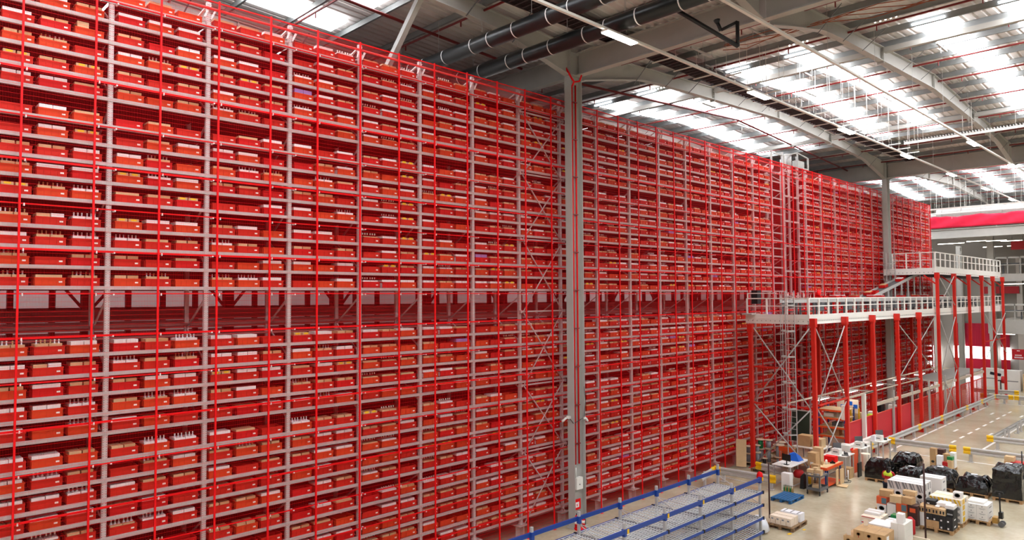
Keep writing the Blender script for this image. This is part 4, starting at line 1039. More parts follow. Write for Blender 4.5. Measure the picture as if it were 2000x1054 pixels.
# ================================================================= CABLE DRUMS
def pallet(x, y, label, w_=.86, d=1.15, rz=0.0, m=None, z=0.0):
    r_ = thing('pallet', label, 'pallet', (x, y, z)); m = m or M_wood
    g = MB(); n = 7
    for i in range(n): c_ = -w_/2+(i+.5)*w_/n; g.box(c_-w_/n*.40, c_+w_/n*.40, -d/2, d/2, .115, .135)
    for q in (-d/2+.05, 0, d/2-.05): g.box(-w_/2, w_/2, q-.05, q+.05, .095, .114)
    o = g.build('deck_boards', m, at=(0, 0, 0)); o.parent = r_
    g = MB()
    for a in (-w_/2+.06, 0, w_/2-.06):
        for b_ in (-d/2+.07, 0, d/2-.07): g.box(a-.05, a+.05, b_-.06, b_+.06, .018, .094)
    o = g.build('blocks', m, at=(0, 0, 0)); o.parent = r_
    g = MB()
    for a in (-w_/2+.06, 0, w_/2-.06): g.box(a-.05, a+.05, -d/2, d/2, 0, .017)
    o = g.build('base_boards', m, at=(0, 0, 0)); o.parent = r_
    r_.rotation_euler = (0, 0, rz); return r_
pallet(.82, 32.3, 'wooden pallet under the cable drums near the rack', 1.15, .95, m=M_woodd); pallet(1.45, 31.2, 'wooden pallet half hidden behind the white table', .8, .6, m=M_woodd)
def drum(x, y, z, r, h, label, core=M_drum, rc_=.55):
    t = thing('cable_drum', label, 'cable drum', (x, y, z), 'cable drums')
    g = MB(); g.lathe(x, y, [(r, z), (r, z+.03)], 20); g.lathe(x, y, [(r, z+h-.03), (r, z+h)], 20); g.build('flange', M_ply, t)
    MB().lathe(x, y, [(r*rc_, z+.03), (r*rc_, z+h-.03)], 16).build('wound_cable', core, t)
DR = [(.42, 31.95, .136, .26, .42, M_drum, 'lower left grey drum on the pallet'), (.42, 31.95, .558, .25, .34, M_drum, 'grey drum stacked on the lower left drum'), (.85, 31.98, .136, .20, .52, M_drum, 'slim tall drum in the middle of the pallet, at the front'), (.85, 31.98, .658, .19, .34, M_drum, 'small grey drum on top of the slim front drum'),
      (.78, 32.45, .136, .22, .60, M_drum, 'drum at the back of the pallet under the green one'), (.78, 32.45, .738, .24, .46, M_green, 'drum with bright green cable, top of the pile'), (1.17, 32.5, .136, .19, .66, M_drum, 'tall grey drum right of the green one, lower'), (1.17, 32.5, .798, .22, .42, M_drum, 'highest grey drum behind the green one'),
      (1.18, 32.02, .136, .17, .30, M_black, 'small black drum at the front right of the pallet')]
for (x, y, z, r, h, c_, lb) in DR: drum(x, y, z, r*.85, h, lb, c_)
drum(1.72, 32.4, .0, .22, .5, 'grey drum on the floor right of the pallet, lower'); drum(1.72, 32.4, .50, .25, .58, 'large grey drum stacked right of the pallet'); drum(1.55, 33.0, .0, .24, 1.1, 'tall drum behind the drum pallet', M_drum)
cs = MB(); cs.rbox((.52, 31.05, .72), (.46, .03, 1.25), .35, -.12); tag(cs.build('cardboard_sheet', M_tan2), 'curved pale cardboard sheet leaning before the drums', 'cardboard')
cs = MB(); cs.rbox((2.05, 32.7, .55), (.55, .03, 1.0), .1, .1); tag(cs.build('cardboard_sheet', M_tan), 'brown cardboard sheet leaning behind the blue bag', 'cardboard')

# ================================================================= WORKSTATIONS IN FRONT
table('desk', 3.0, 3.84, 29.0, 30.9, .95, 'white desk with a black monitor beside the low guard rail')
table('desk', 3.95, 4.82, 32.25, 33.3, 1.0, 'white desk nearest the orange bench, second of the four')
table('desk', 4.2, 4.78, 34.4, 35.4, 1.02, 'white desk in the middle with a phone, third of four')
table('desk', 4.3, 4.95, 36.6, 37.7, 1.02, 'farthest white desk beside the guard rail end')
wb_ = thing('trunking_bench', 'long white boxed conveyor cover running behind the white desks', 'conveyor', (3.85, 34.5, 0))
MB().box(3.62, 3.86, 30.95, 31.55, .72, .86).build('cover', M_whitep, wb_)
MB().box(3.84, 4.02, 32.1, 38.6, .70, .98).build('cover', M_whitep, wb_)
g = MB()
for y in (31.1, 31.45, 32.3, 34, 35.8, 37.8): g.box(3.88 if y > 32 else 3.7, 3.94 if y > 32 else 3.76, y-.03, y+.03, 0, .71)
g.build('leg', M_galv, wb_)
def monitor(x, y, z, rz, label, m=M_screen, w_=.42):
    r_ = thing('monitor', label, 'monitor', (x, y, z), 'monitors'); c_, s_ = math.cos(rz), math.sin(rz)
    MB().rbox((x, y, z+.30), (w_, .03, .28), rz).build('screen', m, r_)
    g = MB(); g.rbox((x-.02*s_, y+.02*c_, z+.09), (.04, .02, .16), rz); g.rbox((x, y, z+.008), (.2, .14, .015), rz); g.build('stand', M_black, r_)
monitor(3.5, 29.3, .95, -.25, 'black monitor on the nearest white desk'); monitor(4.2, 32.9, 1.0, .9, 'grey backed monitor on the second desk', M_greyd, .38); monitor(4.38, 35.0, 1.02, .9, 'grey backed monitor on the third desk', M_greyd, .38); monitor(4.52, 37.3, 1.02, .9, 'grey backed monitor on the farthest desk', M_greyd, .38)
bb = thing('blue_bag', 'bright blue bag slumped at the back of the nearest white desk', 'bag', (3.45, 30.35, .95))
g = MB(); g.hexa([(3.28, 30.1, .951), (3.66, 30.15, .951), (3.68, 30.6, .951), (3.25, 30.62, .951), (3.22, 30.18, 1.22), (3.50, 30.22, 1.30), (3.58, 30.5, 1.12), (3.26, 30.52, 1.26)]); g.build('sack', M_blueb, bb)
def printer(x, y, z, label):
    r_ = thing('label_printer', label, 'printer', (x, y, z), 'printers'); g = MB(); g.box(x-.17, x+.17, y-.16, y+.16, z, z+.24); g.build('housing', M_whitep, r_)
    g = MB(); g.box(x-.1, x+.1, y-.165, y-.161, z+.1, z+.14); g.box(x-.1, x+.1, y-.1, y-.04, z+.241, z+.246); g.build('slot', M_greyd, r_)
printer(4.3, 32.6, 1.0, 'white label printer on the second desk'); printer(4.5, 34.75, 1.02, 'white label printer on the third desk'); printer(4.6, 37.0, 1.02, 'white printer on the farthest desk')
def phone(x, y, z, label):
    r_ = thing('desk_phone', label, 'phone', (x, y, z), 'desk phones'); g = MB(); g.rbox((x, y, z+.03), (.16, .18, .05), .5, .25); g.build('base', M_black, r_); g = MB(); g.rbox((x-.05, y-.03, z+.09), (.04, .18, .035), .5, .25); g.build('handset', M_black, r_)
phone(4.62, 32.8, 1.0, 'black desk phone on the second desk'); phone(4.6, 35.15, 1.02, 'black desk phone on the third desk'); phone(4.78, 37.3, 1.02, 'black desk phone on the farthest desk')
tag(MB().box(3.15, 3.4, 29.2, 29.6, .951, 1.01).build('papers', M_white), 'loose white papers on the nearest white desk', 'papers')
tag(MB().rbox((4.7, 32.5, 1.015), (.28, .1, .025), .3).build('scanner', M_black), 'black hand scanner on the second desk', 'scanner')
tag(MB().box(4.35, 4.53, 36.65, 36.85, 1.021, 1.25).build('clear_box', M_clear), 'clear plastic box on the farthest desk', 'box')
carton(4.28, 33.75, 0, .5, .5, 1.25, M_whitep, 'tall white printed carton between second and third desk', marks=(('r', .1, .8, .82, .9, M_fence), ('t', .1, .5, .3, .5, M_printg)))
g = MB(); g.box(4.56, 4.62, 33.6, 34.2, 0, 1.05); tag(g.build('divider_board', M_org), 'orange red panel beside the third desk', 'panel')
carton(4.22, 36.2, 0, .35, .5, 1.0, M_whitep, 'white cabinet left of the farthest desk', tape=False, cat='cabinet')
tag(MB().box(4.05, 4.4, 30.5, 30.6, 1.3, 1.42).build('red_bundle', M_fence), 'bright red folded bundle behind the orange bench', 'bundle') if False else None
# white case, bottles, clutter beside the first desk
carton(3.72, 28.86, .0, .36, .3, .72, M_white, 'tall plain white box standing on the floor by the blue pallet', tape=False)
tag(MB().lathe(3.72, 30.0, [(.02, .3), (.2, .34), (.24, .5), (.15, .64)], 9).build('red_bag', M_redc), 'dark red bag under the nearest white desk', 'bag')
tag(MB().hexa([(3.96, 29.5, 0), (4.14, 29.5, 0), (4.16, 29.85, 0), (3.98, 29.9, 0), (3.98, 29.55, .5), (4.10, 29.55, .62), (4.12, 29.8, .55), (4.0, 29.85, .6)]).build('black_bag', M_black), 'black bag hanging beside the nearest white desk', 'bag')
tag(MB().lathe(4.12, 30.2, [(.1, .1), (.14, .3), (.10, .5)], 9).build('yellow_reel', M_yelp), 'yellow reel behind the black bag', 'reel')
for i in range(12):
    x, y = 3.72+(i % 6)*.065+(.02 if i > 5 else 0), 28.56+(i//6)*.07
    g = MB(); g.lathe(x, y, [(.026, 0), (.026, .16), (.012, .21), (.012, .26)], 8); g.m = 1; g.lathe(x, y, [(.014, .26), (.014, .285)], 8)
    tag(g.build('bottle', [M_btan if i % 2 else M_green, M_black]), '%s bottle on the floor by the blue pallet, %s row, %s from left' % ('pale brown' if i % 2 else 'green', ('front', 'back')[i//6], ORD[i % 6+1]), 'bottle', 'bottles on the floor by the blue pallet')
pallet(4.30, 27.6, 'empty blue pallet on the floor', .84, 1.2, 0.0, M_bluep)
# cart
ca = thing('utility_cart', 'dark grey two shelf cart carrying small boxes', 'cart', (4.78, 29.3, 0))
g = MB(); g.box(4.5, 5.06, 28.9, 29.72, .72, .78); g.build('top_shelf', M_greyd, ca); g = MB(); g.box(4.5, 5.06, 28.9, 29.72, .18, .22)
for (a, b_, c_, d) in ((4.5, 4.52, 28.9, 29.72), (5.04, 5.06, 28.9, 29.72), (4.52, 5.04, 28.9, 28.92), (4.52, 5.04, 29.7, 29.72)): g.box(a, b_, c_, d, .22, .30)
g.build('bottom_shelf', M_greyd, ca)
for (x, y) in ((4.53, 28.93), (5.03, 28.93), (4.53, 29.69), (5.03, 29.69)):
    MB().box(x-.025, x+.025, y-.025, y+.025, .21, .73).build('leg', M_greyd, ca); g = MB(); g.tube((x-.015, y, .055), (x+.015, y, .055), .055, 10); g.box(x-.02, x+.02, y-.02, y+.02, .08, .19); g.build('castor', M_black, ca)
g = MB(); g.path([(4.52, 28.92, .78), (4.52, 28.92, .86), (5.04, 28.92, .86), (5.04, 28.92, .78)], .012, 6); g.build('handle', M_greyd, ca)
for i, (x, y, s_, lb) in enumerate(((4.63, 29.05, .22, 'brown box on the cart, left'), (4.68, 29.45, .2, 'brown box on the cart, behind'), (4.93, 29.15, .22, 'brown box on the cart, right'))):
    carton(x, y, .78, s_, .24, .22, M_tan2, lb, marks=(('f', .3, .8, .1, .4, M_white),))
carton(4.75, 29.3, .22, .3, .4, .12, M_tan2, 'flat open carton on the lower shelf of the cart', .3)
# orange packing bench
ob = table('packing_bench', 4.2, 4.86, 30.05, 31.7, .9, 'wooden topped packing bench with orange edge and blue legs', M_tan2, M_blue)
g = MB(); g.box(4.862, 4.90, 30.03, 31.72, .80, .91); g.box(4.2, 4.9, 29.99, 30.03, .80, .91); g.box(4.25, 4.85, 30.1, 31.6, .10, .16); g.build('orange_rail', M_org, ob)
carton(4.28, 30.2, .9, .34, .4, .55, M_tan, 'tall brown box on the left of the orange edged bench', marks=(('f', .3, .7, .1, .3, M_white),)); carton(4.3, 30.62, .9, .34, .3, .7, M_tan2, 'taller brown box at the back left of the orange edged bench')
carton(4.52, 30.02-.22, .0, .3, .25, 1.05, M_tan, 'narrow brown carton standing before the orange edged bench', marks=(('f', .3, .8, .4, .55, M_white),))
tag(MB().lathe(4.58, 30.75, [(.05, .901), (.05, 1.06), (.02, 1.1)], 10).build('white_canister', M_white), 'white canister on the orange edged bench', 'canister')
tag(MB().lathe(4.5, 30.5, [(.04, .901), (.04, 1.02), (.015, 1.06)], 10).build('brown_bottle', M_tan), 'brown bottle on the orange edged bench', 'bottle')
tag(MB().rbox((4.72, 31.05, .94), (.2, .06, .07), .6).rbox((4.72, 31.05, 1.0), (.05, .16, .05), .6).build('tape_gun', M_black), 'black tape gun on the orange edged bench', 'tape gun')
tag(MB().box(4.3, 4.75, 31.2, 31.55, .901, 1.15).build('red_case', M_fence), 'bright red case at the far end of the orange edged bench', 'case')
for i, (x, rz) in enumerate(((4.78, .1), (4.86, -.1))): tag(MB().rbox((x+.14, 31.0+.3*i, .38), (.03, .3, .62), rz, 0).build('cardboard_sheet', M_tan2), 'cardboard sheet propped against the orange edged bench, %s' % ('left', 'right')[i], 'cardboard')
tag(MB().rbox((5.1, 31.1, .03), (.4, .5, .02), .2).build('cardboard_sheet', M_tan2), 'flat cardboard sheet on the floor by the orange edged bench', 'cardboard')
carton(4.6, 32.1+.65, 0, .55, .45, .45, M_tan, 'big brown box under the second desk'); tag(MB().lathe(4.86, 32.35, [(.03, 0), (.03, .42)], 10).build('paper_roll', M_white), 'white paper roll standing by the second desk', 'roll')
tag(MB().box(4.98, 5.03, 33.1, 33.5, 0, .62).build('divider_board', M_black), 'black panel standing right of the second desk', 'panel')
g = MB(); g.path([(4.75, 31.9, .01), (4.95, 31.8, .012), (5.0, 32.1, .01), (4.85, 32.3, .01), (5.05, 32.2, .012), (5.1, 31.9, .01), (4.9, 31.7, .01)], .01, 5); tag(g.build('loose_cable', M_black), 'tangle of black cable on the floor under the second desk', 'cable')
wbn = thing('waste_bag', 'translucent white waste bag on a wire frame beside the third desk', 'bag', (4.95, 34.2, 0))
MB().lathe(4.98, 34.15, [(.12, .08), (.17, .2), (.18, .6), (.21, .86), (.2, .88)], 10).build('bag', M_cream, wbn)
g = MB()
for (a, b_) in ((-.2, -.2), (.2, -.2), (-.2, .2), (.2, .2)): g.tube((4.98+a, 34.15+b_, 0), (4.98+a*.9, 34.15+b_*.9, .88), .01, 5)
g.build('frame', M_greyd, wbn)
tag(MB().lathe(4.6, 35.0, [(.04, .45), (.11, .5), (.12, .62), (.05, .72)], 9).build('yellow_cover', M_yelp), 'yellow and black roll holder under the third desk', 'roll holder')

# ================================================================= WRAPPED LOADS
def wrapped(x0, x1, y0, y1, z0, h, label, seed, dome=.35, lumps=.10):
    rr_ = random.Random(seed); g = MB(); nx, ny, nz = 14, 14, 7; off = Vector((seed*3.1, seed*1.7, 0))
    def P(u, v, w_):   # u,v,w in 0..1
        x = x0+(x1-x0)*u; y = y0+(y1-y0)*v
        edge = min(u, 1-u, v, 1-v)*3.2
        zt = h*(1-dome*(1-min(1, edge*2.2))**2)
        z = z0+zt*w_; p = Vector((x, y, z))
        nz_ = noise.noise(p*2.3+off)*.6+noise.noise(p*6.1+off)*.35
        k = lumps*(0.25+.75*w_)
        inward = 1-.03*w_
        cx_, cy_ = (x0+x1)/2, (y0+y1)/2
        p.x = cx_+(p.x-cx_)*inward+nz_*k*(1 if abs(u-.5) > .45 else .2); p.y = cy_+(p.y-cy_)*inward+nz_*k*(1 if abs(v-.5) > .45 else .2); p.z += nz_*.22*w_**3
        p.x = min(max(p.x, x0-.05), x1+.05); p.y = min(max(p.y, y0-.05), y1+.05)
        return tuple(p)
    idx = {}
    def vid(i, j, k):
        if (i, j, k) not in idx: idx[(i, j, k)] = len(g.v); g.v.append(P(i/nx, j/ny, k/nz))
        return idx[(i, j, k)]
    for i in range(nx):
        for j in range(ny):
            g.quad((vid(i, j, nz), vid(i+1, j, nz), vid(i+1, j+1, nz), vid(i, j+1, nz)), False); g.quad((vid(i, j, 0), vid(i, j+1, 0), vid(i+1, j+1, 0), vid(i+1, j, 0)))
    for k in range(nz):
        for i in range(nx): g.quad((vid(i, 0, k), vid(i+1, 0, k), vid(i+1, 0, k+1), vid(i, 0, k+1))); g.quad((vid(i, ny, k), vid(i, ny, k+1), vid(i+1, ny, k+1), vid(i+1, ny, k)))
        for j in range(ny): g.quad((vid(0, j, k), vid(0, j, k+1), vid(0, j+1, k+1), vid(0, j+1, k))); g.quad((vid(nx, j, k), vid(nx, j+1, k), vid(nx, j+1, k+1), vid(nx, j, k+1)))
    o = g.build('wrapped_load', M_wrap); tag(o, label, 'wrapped load')
    zc = max(v[2] for v in g.v)
    s_ = MB(); xx, yy = x0+(x1-x0)*.5, y0+(y1-y0)*.45; s_.rbox((xx, yy, zc-.015), (.22, .16, .006), rr_.uniform(-.5, .5)); s_.build('paper_sheet', M_paper, o)['label'] = 'white delivery sheet'
    return o
PW = [(5.35, 6.35, 32.8, 33.9, .76, 'black wrapped load leftmost, beside the person', 2, .40), (5.85, 6.95, 34.7, 35.8, .76, 'black wrapped load farthest back with a low dome', 3, .35), (6.5, 7.42, 33.35, 34.4, .50, 'low black wrapped load between the farthest and the middle one', 4, .4),
      (7.5, 8.68, 33.2, 34.4, .66, 'black wrapped load in the middle with a white sheet', 5, .45), (8.75, 9.92, 33.1, 34.3, .54, 'low black wrapped load next to the tall one', 6, .5), (10.0, 11.05, 33.1, 34.3, 1.22, 'tall black wrapped stack at the right edge', 7, .12)]
for (a, b_, c_, d, h, lb, sd, dm) in PW:
    pallet((a+b_)/2, (c_+d)/2, 'wooden pallet under the ' + lb.split(',')[0].split(' with')[0].replace(' next to the tall one', ' next to tall one'), b_-a-.06, d-c_-.04)
    wrapped(a+.03, b_-.03, c_+.03, d-.03, .137, h, lb, sd, dm)

# ================================================================= CARTON STACKS
def mk_bands(seed):
    return (('f', .05, .95, .03, .10, M_printg), ('d', .05, .22, .35, 0, M_printg), ('d', .42, .14, .30, 0, M_printg), ('r', .1, .9, .03, .1, M_printg), ('r', .2, .45, .3, .8, M_printg))
pallet(8.2, 28.75, 'wooden pallet under the grey and white patterned stack', .9, 1.15); pallet(8.85, 29.95+.05, 'wooden pallet under the plain white stack behind', .8, 1.0)
# tall patterned stack: 6 wide, 5 high, 2 deep
nx, nz = 5, 4
x0, x1 = 7.80, 8.98; w_ = (x1-x0)/nx
for k in range(nz):
    for i in range(nx):
        for j in range(2):
            if j == 1 and i < nx-1 and k < nz-1: continue
            mk = (('d', .0, .34, .42, 0, M_printg), ('d', .46, .24, .42, 0, M_printg), ('r', .1, .35, .1, .9, M_printg), ('r', .6, .8, .1, .9, M_printg)) if (k % 2 == 1) else (('o', .5, .085, .52, 0, M_print), ('o', .5, .06, .52, 0, M_pack), ('f', .1, .9, .05, .1, M_printg), ('r', .3, .7, .35, .7, M_print))
            carton(x0+w_*(i+.5), 28.5+j*.5, .136+k*.285, w_-.006, .49, .283, M_pack,
                   '%s carton, %s layer up, %s from left, %s row of patterned stack' % ('grey banded' if k % 2 == 1 else 'round logo', ORD[k+1], ORD[i+1], ('front', 'back')[j]), marks=mk, tape=(k == nz-1), tm=M_printg)
for k in range(4):
    for i in range(2):
        carton(8.68+i*.36, 29.9, .136+k*.29, .355, .6, .288, M_pack, 'plain white carton behind the patterned stack, %s layer up, %s' % (ORD[k+1], ('left', 'right')[i]), marks=(('r', .3, .7, .4, .6, M_printg),), tape=(k == 3), tm=M_printg)
# loose boxes stacked in front of it
pallet(8.35, 27.15, 'wooden pallet holding loose mixed boxes before the patterned stack', .95, .85)
LB = [(7.98, 27.2, .136, .3, .35, .3, M_tan, 'brown box at the bottom left of the loose pile', ()), (8.32, 27.15, .136, .32, .4, .30, M_pack, 'white box with round logo in the loose pile', (('o', .5, .1, .5, 0, M_print), ('o', .5, .07, .5, 0, M_pack))),
      (8.0, 27.2, .438, .30, .4, .3, M_pack, 'white carton with a black round logo, lower left of the pile', (('o', .5, .09, .5, 0, M_print), ('o', .5, .06, .5, 0, M_pack))), (8.32, 27.18, .438, .28, .36, .38, M_whitep, 'blank white carton in the middle of the loose pile', ()),
      (8.65, 27.18, .136, .33, .4, .46, M_tan, 'plain brown carton in the loose pile, right of the blank white one', ()), (8.65, 27.18, .60, .33, .4, .3, M_orng2, 'orange and teal printed carton, right one in the loose pile', (('f', .5, .98, .1, .9, M_teal),)),
      (8.0, 27.2, .74, .33, .4, .28, M_orng2, 'orange and teal printed carton, left one in the loose pile', (('f', .5, .98, .1, .9, M_teal),)), (8.98, 27.25, .136, .3, .4, .42, M_dbrown, 'dark brown carton low at the right of the loose pile', ()), (8.98, 27.25, .56, .3, .4, .32, M_dbrown, 'dark brown printed carton on the right of the pile', (('f', .2, .8, .2, .7, M_orng2),)),
      (8.1, 27.25, 1.03, .42, .34, .24, M_tan, 'brown box on the left top of the loose pile', ()), (8.45, 27.1, .905, .36, .3, .26, M_tan2, 'tilted light brown box in the upper middle of the pile', ()), (8.82, 27.2, .905, .32, .34, .25, M_tan, 'brown box at the upper right of the loose pile', ()), (8.78, 27.5, 1.16, .4, .25, .16, M_tan2, 'flat light brown box topmost at the right of the pile', ())]
for i, (x, y, z, a, b_, h, mm, lb, mk) in enumerate(LB): carton(x, y, .136+(z-.136)*.9, a, b_, h*.898, mm, lb, (.15 if i in (9, 10) else -.12 if i == 11 else 0), marks=mk)
carton(7.52, 28.2+.0, 0, .22, .22, .22, M_tan, 'small brown box on the floor at the feet of the person')
# pink and white pile
pallet(8.35, 26.0, 'wooden pallet under the pink edged flat cartons', 1.0, 1.0)
for i, (x, y, z, a, b_, h, mm, lb) in enumerate(((8.1, 26.0, .136, .6, .9, .25, M_pack, 'white carton with pink edge at the bottom of the flat pile'), (8.1, 26.0, .388, .62, .8, .16, M_cream, 'pinkish carton in the middle of the flat pile'), (8.05, 26.15, .55, .5, .5, .08, M_pack, 'flat white box on top of the flat pile'), (8.6, 26.05, .136, .35, .7, .28, M_black, 'black box in the flat pile'), (8.72, 25.8, .42, .3, .4, .14, M_paper, 'small white box on the black box'), (8.7, 26.35, .42, .3, .3, .18, M_green, 'greenish box behind the small white one'))):
    carton(x, y, z, a, b_, h, mm, lb, marks=(('f', .05, .95, .8, .95, M_signred),) if i < 2 else ())
tag(MB().lathe(9.05, 26.55, [(.14, .0), (.15, .05), (.15, .45), (.1, .5), (.05, .56)], 12).build('red_canister', M_redc), 'red canister beside the flat pile of pink cartons', 'canister')
carton(9.0, 26.05, .0, .3, .5, .5, M_tan, 'brown carton right of the flat pile')
# white blank stack
pallet(9.22, 25.1, 'wooden pallet under the blank white stack', .5, .9)
for k in range(3):
    for i in range(2):
        carton(9.13+i*.205, 25.1, .136+k*.215, .2, .8, .213, M_whitep, 'blank white carton, %s layer up, %s in the white stack' % (ORD[k+1], ('left', 'right')[i]), tape=False)
carton(9.26, 24.95, .783, .2, .24, .28, M_white, 'single tall white box standing on the blank white stack', tape=False)
carton(8.66, 25.1, 0, .66, .7, .60, M_white, 'big flat topped white carton left of the blank stack', tape=False)
# brown stack in front
pallet(8.6, 24.0, 'wooden pallet under the brown carton stack at bottom edge', 1.2, .9)
for k in range(2):
    for i in range(4):
        if i == 0 and k == 1: continue
        carton(8.13+i*.31, 24.0, .136+k*.262, .305, .85, .26, M_tan, 'brown carton with small round stamp, %s layer up, %s from left' % (ORD[k+1], ORD[i+1]), marks=(('o', .5, .075, .55, 0, M_tape), ('o', .5, .05, .55, 0, M_tan), ('f', .47, .53, .12, .4, M_redc), ('r', .2, .45, .2, .7, M_white)))
for i, (x, z) in enumerate(((8.1, .40), (8.45, .66))): tag(MB().rbox((x, 23.7+i*.5, z+.10), (.13, .004, .2), .4).build('paper_flag', M_cream), 'pinkish paper tag standing up on the brown stack, %s one' % ('lower', 'upper')[i], 'paper')
carton(9.45, 23.9, 0, .35, .5, .35, M_whitep, 'white carton with red print at bottom edge beside the brown stack', marks=(('t', .1, .9, .1, .2, M_signred), ('t', .1, .9, .5, .6, M_signred)))
# mixed pallet with black cartons
pallet(9.62, 27.72, 'light wooden pallet under the black and brown carton pile', 1.02, .9)
PB = []
for i in range(5):
    PB.append((9.20+i*.205, 27.6, .136, .20, .6, .28, (M_pack, M_tan, M_tan, M_print, M_print)[i], 'bottom row carton of the mixed pallet, %s from left' % ORD[i+1]))
    PB.append((9.20+i*.205, 27.6, .418, .20, .6, .25, (M_pack, M_print, M_print, M_print, M_print)[i], 'middle row carton of the mixed pallet, %s from left' % ORD[i+1]))
for i in range(4): PB.append((9.18+i*.21, 27.55, .67, .20, .5, .24, (M_tan, M_tan, M_tan, M_tan2)[i], 'brown carton with two dark figures in the upper row, %s from left' % ORD[i+1]))
PB += [(10.04, 27.6, .67, .2, .5, .26, M_print, 'black carton with white lettering at upper right of the mixed pallet'), (9.75, 27.85, .915, .36, .4, .14, M_white, 'loose white carton lying on the mixed pallet, middle'), (10.0, 27.62, .935, .26, .4, .13, M_white, 'loose white carton lying on the mixed pallet, right'), (9.35, 27.85, .915, .32, .35, .16, M_print, 'dark carton lying at the back left of the mixed pallet'), (9.62, 27.6, .915, .12, .3, .04, M_white, 'thin white box on the mixed pallet')]
for (x, y, z, a, b_, h, mm, lb) in PB:
    z = .136+(z-.136)*.86; h *= .855
    mk = (('f', .15, .4, .2, .7, M_print), ('f', .6, .85, .2, .7, M_print)) if 'figures' in lb else (('f', .2, .45, .1, .35, M_paper), ('r', .3, .6, .3, .5, M_paper)) if mm == M_print else ()
    if 'lettering' in lb:   # white block letters
        mk = tuple(('f', u, u+.03, .25, .45, M_paper) for u in (.1, .22, .3, .42, .52, .62, .7, .82)) + tuple(('f', u, u+.12, .25, .29, M_paper) for u in (.1, .3, .52, .7)) + (('f', .1, .22, .41, .45, M_paper), ('f', .3, .42, .41, .45, M_paper))
    carton(x, y, z, a, b_, h, mm, lb, marks=mk, tape=('brown' in lb))
# yellow banded stack
pallet(9.62, 28.95, 'wooden pallet under the yellow banded cartons', 1.05, 1.1)
for k in range(4):
    for i in range(4):
        mk = (('d', .0, .25, .35, 0, M_yelp), ('d', .5, .25, .35, 0, M_yelp), ('r', .2, .5, .1, .9, M_yelp), ('r', .6, .7, .2, .8, M_printg)) if k == 3 else (('o', .5, .08, .5, 0, M_printg), ('r', .2, .5, .1, .9, M_yelp))
        carton(9.26+i*.245, 28.85, .136+k*.2, .24, .9, .198, M_cream if k == 3 else M_pack, '%s carton of the yellow banded stack, %s layer up, %s from left' % ('yellow striped' if k == 3 else 'round logo', ORD[k+1], ORD[i+1]), marks=mk, tape=(k == 3), tm=M_yelp)
carton(9.95, 28.75, .938, .26, .26, .2, M_pack, 'single white box with round logo on the yellow banded stack', marks=(('o', .5, .09, .5, 0, M_print), ('o', .5, .06, .5, 0, M_pack)))
# white printed stack on the pallet truck
pallet(10.38, 29.75, 'wooden pallet on the forks with white printed cartons', .78, .95)
for k in range(3):
    for i in range(2):
        carton(10.2+i*.33, 29.7, .136+k*.18, .325, .8, .178, M_pack, 'white printed carton on the forked pallet, %s layer up, %s' % (ORD[k+1], ('left', 'right')[i]), marks=(('f', .2, .8, .3, .36, M_printg), ('f', .45, .55, .6, .8, M_printg), ('f', .3, .7, .15, .2, M_printg), ('r', .3, .7, .3, .5, M_printg)), tape=False)
carton(10.3, 29.75, .678, .5, .6, .06, M_whitep, 'flat white carton topmost on the forked pallet', tape=False)
pj_ = thing('pallet_truck', 'yellow and black hand pallet truck with tall handle', 'pallet truck', (11.0, 29.5, 0))
g = MB(); g.box(10.80, 10.96, 29.4, 29.7, .10, .30); g.build('body', mat('truck_ochre', (176, 132, 60), .5), pj_)
g = MB(); g.tube((11.06, 29.4, .09), (11.06, 29.5, .09), .09, 12); g.tube((11.06, 29.6, .09), (11.06, 29.7, .09), .09, 12); g.build('wheel', M_greyd, pj_)
g = MB(); g.tube((11.02, 29.55, .3), (11.05, 29.35, 1.18), .025, 8); g.box(10.98, 11.1, 29.45, 29.62, .28, .5); g.build('handle_shaft', M_black, pj_)
g = MB(); g.path([(10.92, 29.33, 1.16), (10.95, 29.32, 1.24), (11.15, 29.32, 1.24), (11.18, 29.33, 1.16)], .018, 6); g.build('handle_grip', M_black, pj_)
# mixed pallet far, and red boxes behind the tall stack
pallet(7.25, 37.3, 'wooden pallet under small mixed boxes near the guard rail', .95, 1.0)
for i, (x, y, z, a, b_, h, mm, lb) in enumerate(((6.95, 37.05, .136, .24, .3, .5, M_tan, 'brown box with round stamp at left of the far mixed pallet'), (6.95, 37.05, .64, .24, .3, .34, M_tan, 'brown box stacked at top left of the far mixed pallet'), (7.22, 37.0, .136, .22, .3, .55, M_paper, 'pale blue white box at centre of the far mixed pallet'), (7.45, 37.0, .136, .2, .25, .3, M_redc, 'small red box on the far mixed pallet'),
      (7.42, 37.4, .136, .3, .35, .6, M_tan, 'brown box in the middle back of the far mixed pallet'), (7.62, 37.05, .136, .2, .3, .4, M_tan2, 'light brown box at right of the far mixed pallet'), (7.15, 37.5, .136, .3, .35, .75, M_dbrown, 'dark box at the back of the far mixed pallet'), (7.64, 37.45, .136, .2, .35, .68, M_white, 'white box at the back right of the far mixed pallet'), (7.62, 37.1, .54, .22, .3, .14, M_green, 'green topped box at right of the far mixed pallet'))):
    carton(x, y, z, a, b_, h, mm, lb, marks=(('o', .5, .07, .5, 0, M_print),) if i == 0 else ())
pallet(9.9, 38.3, 'wooden pallet under the red boxes behind the tall wrapped stack', 1.0, .9)
for i in range(4): carton(9.62+i*.24, 38.2, .136, .235, .5, .5, M_redc if i else M_tan, ('red carton with a white label behind the tall wrapped stack, %s' % ORD[i]) if i else 'brown carton left of the red ones behind the tall stack', marks=(('f', .2, .8, .5, .6, M_white),) if i else ())
carton(9.68, 38.2, .64, .36, .4, .2, M_tan2, 'light brown carton lying on the boxes behind the tall stack')
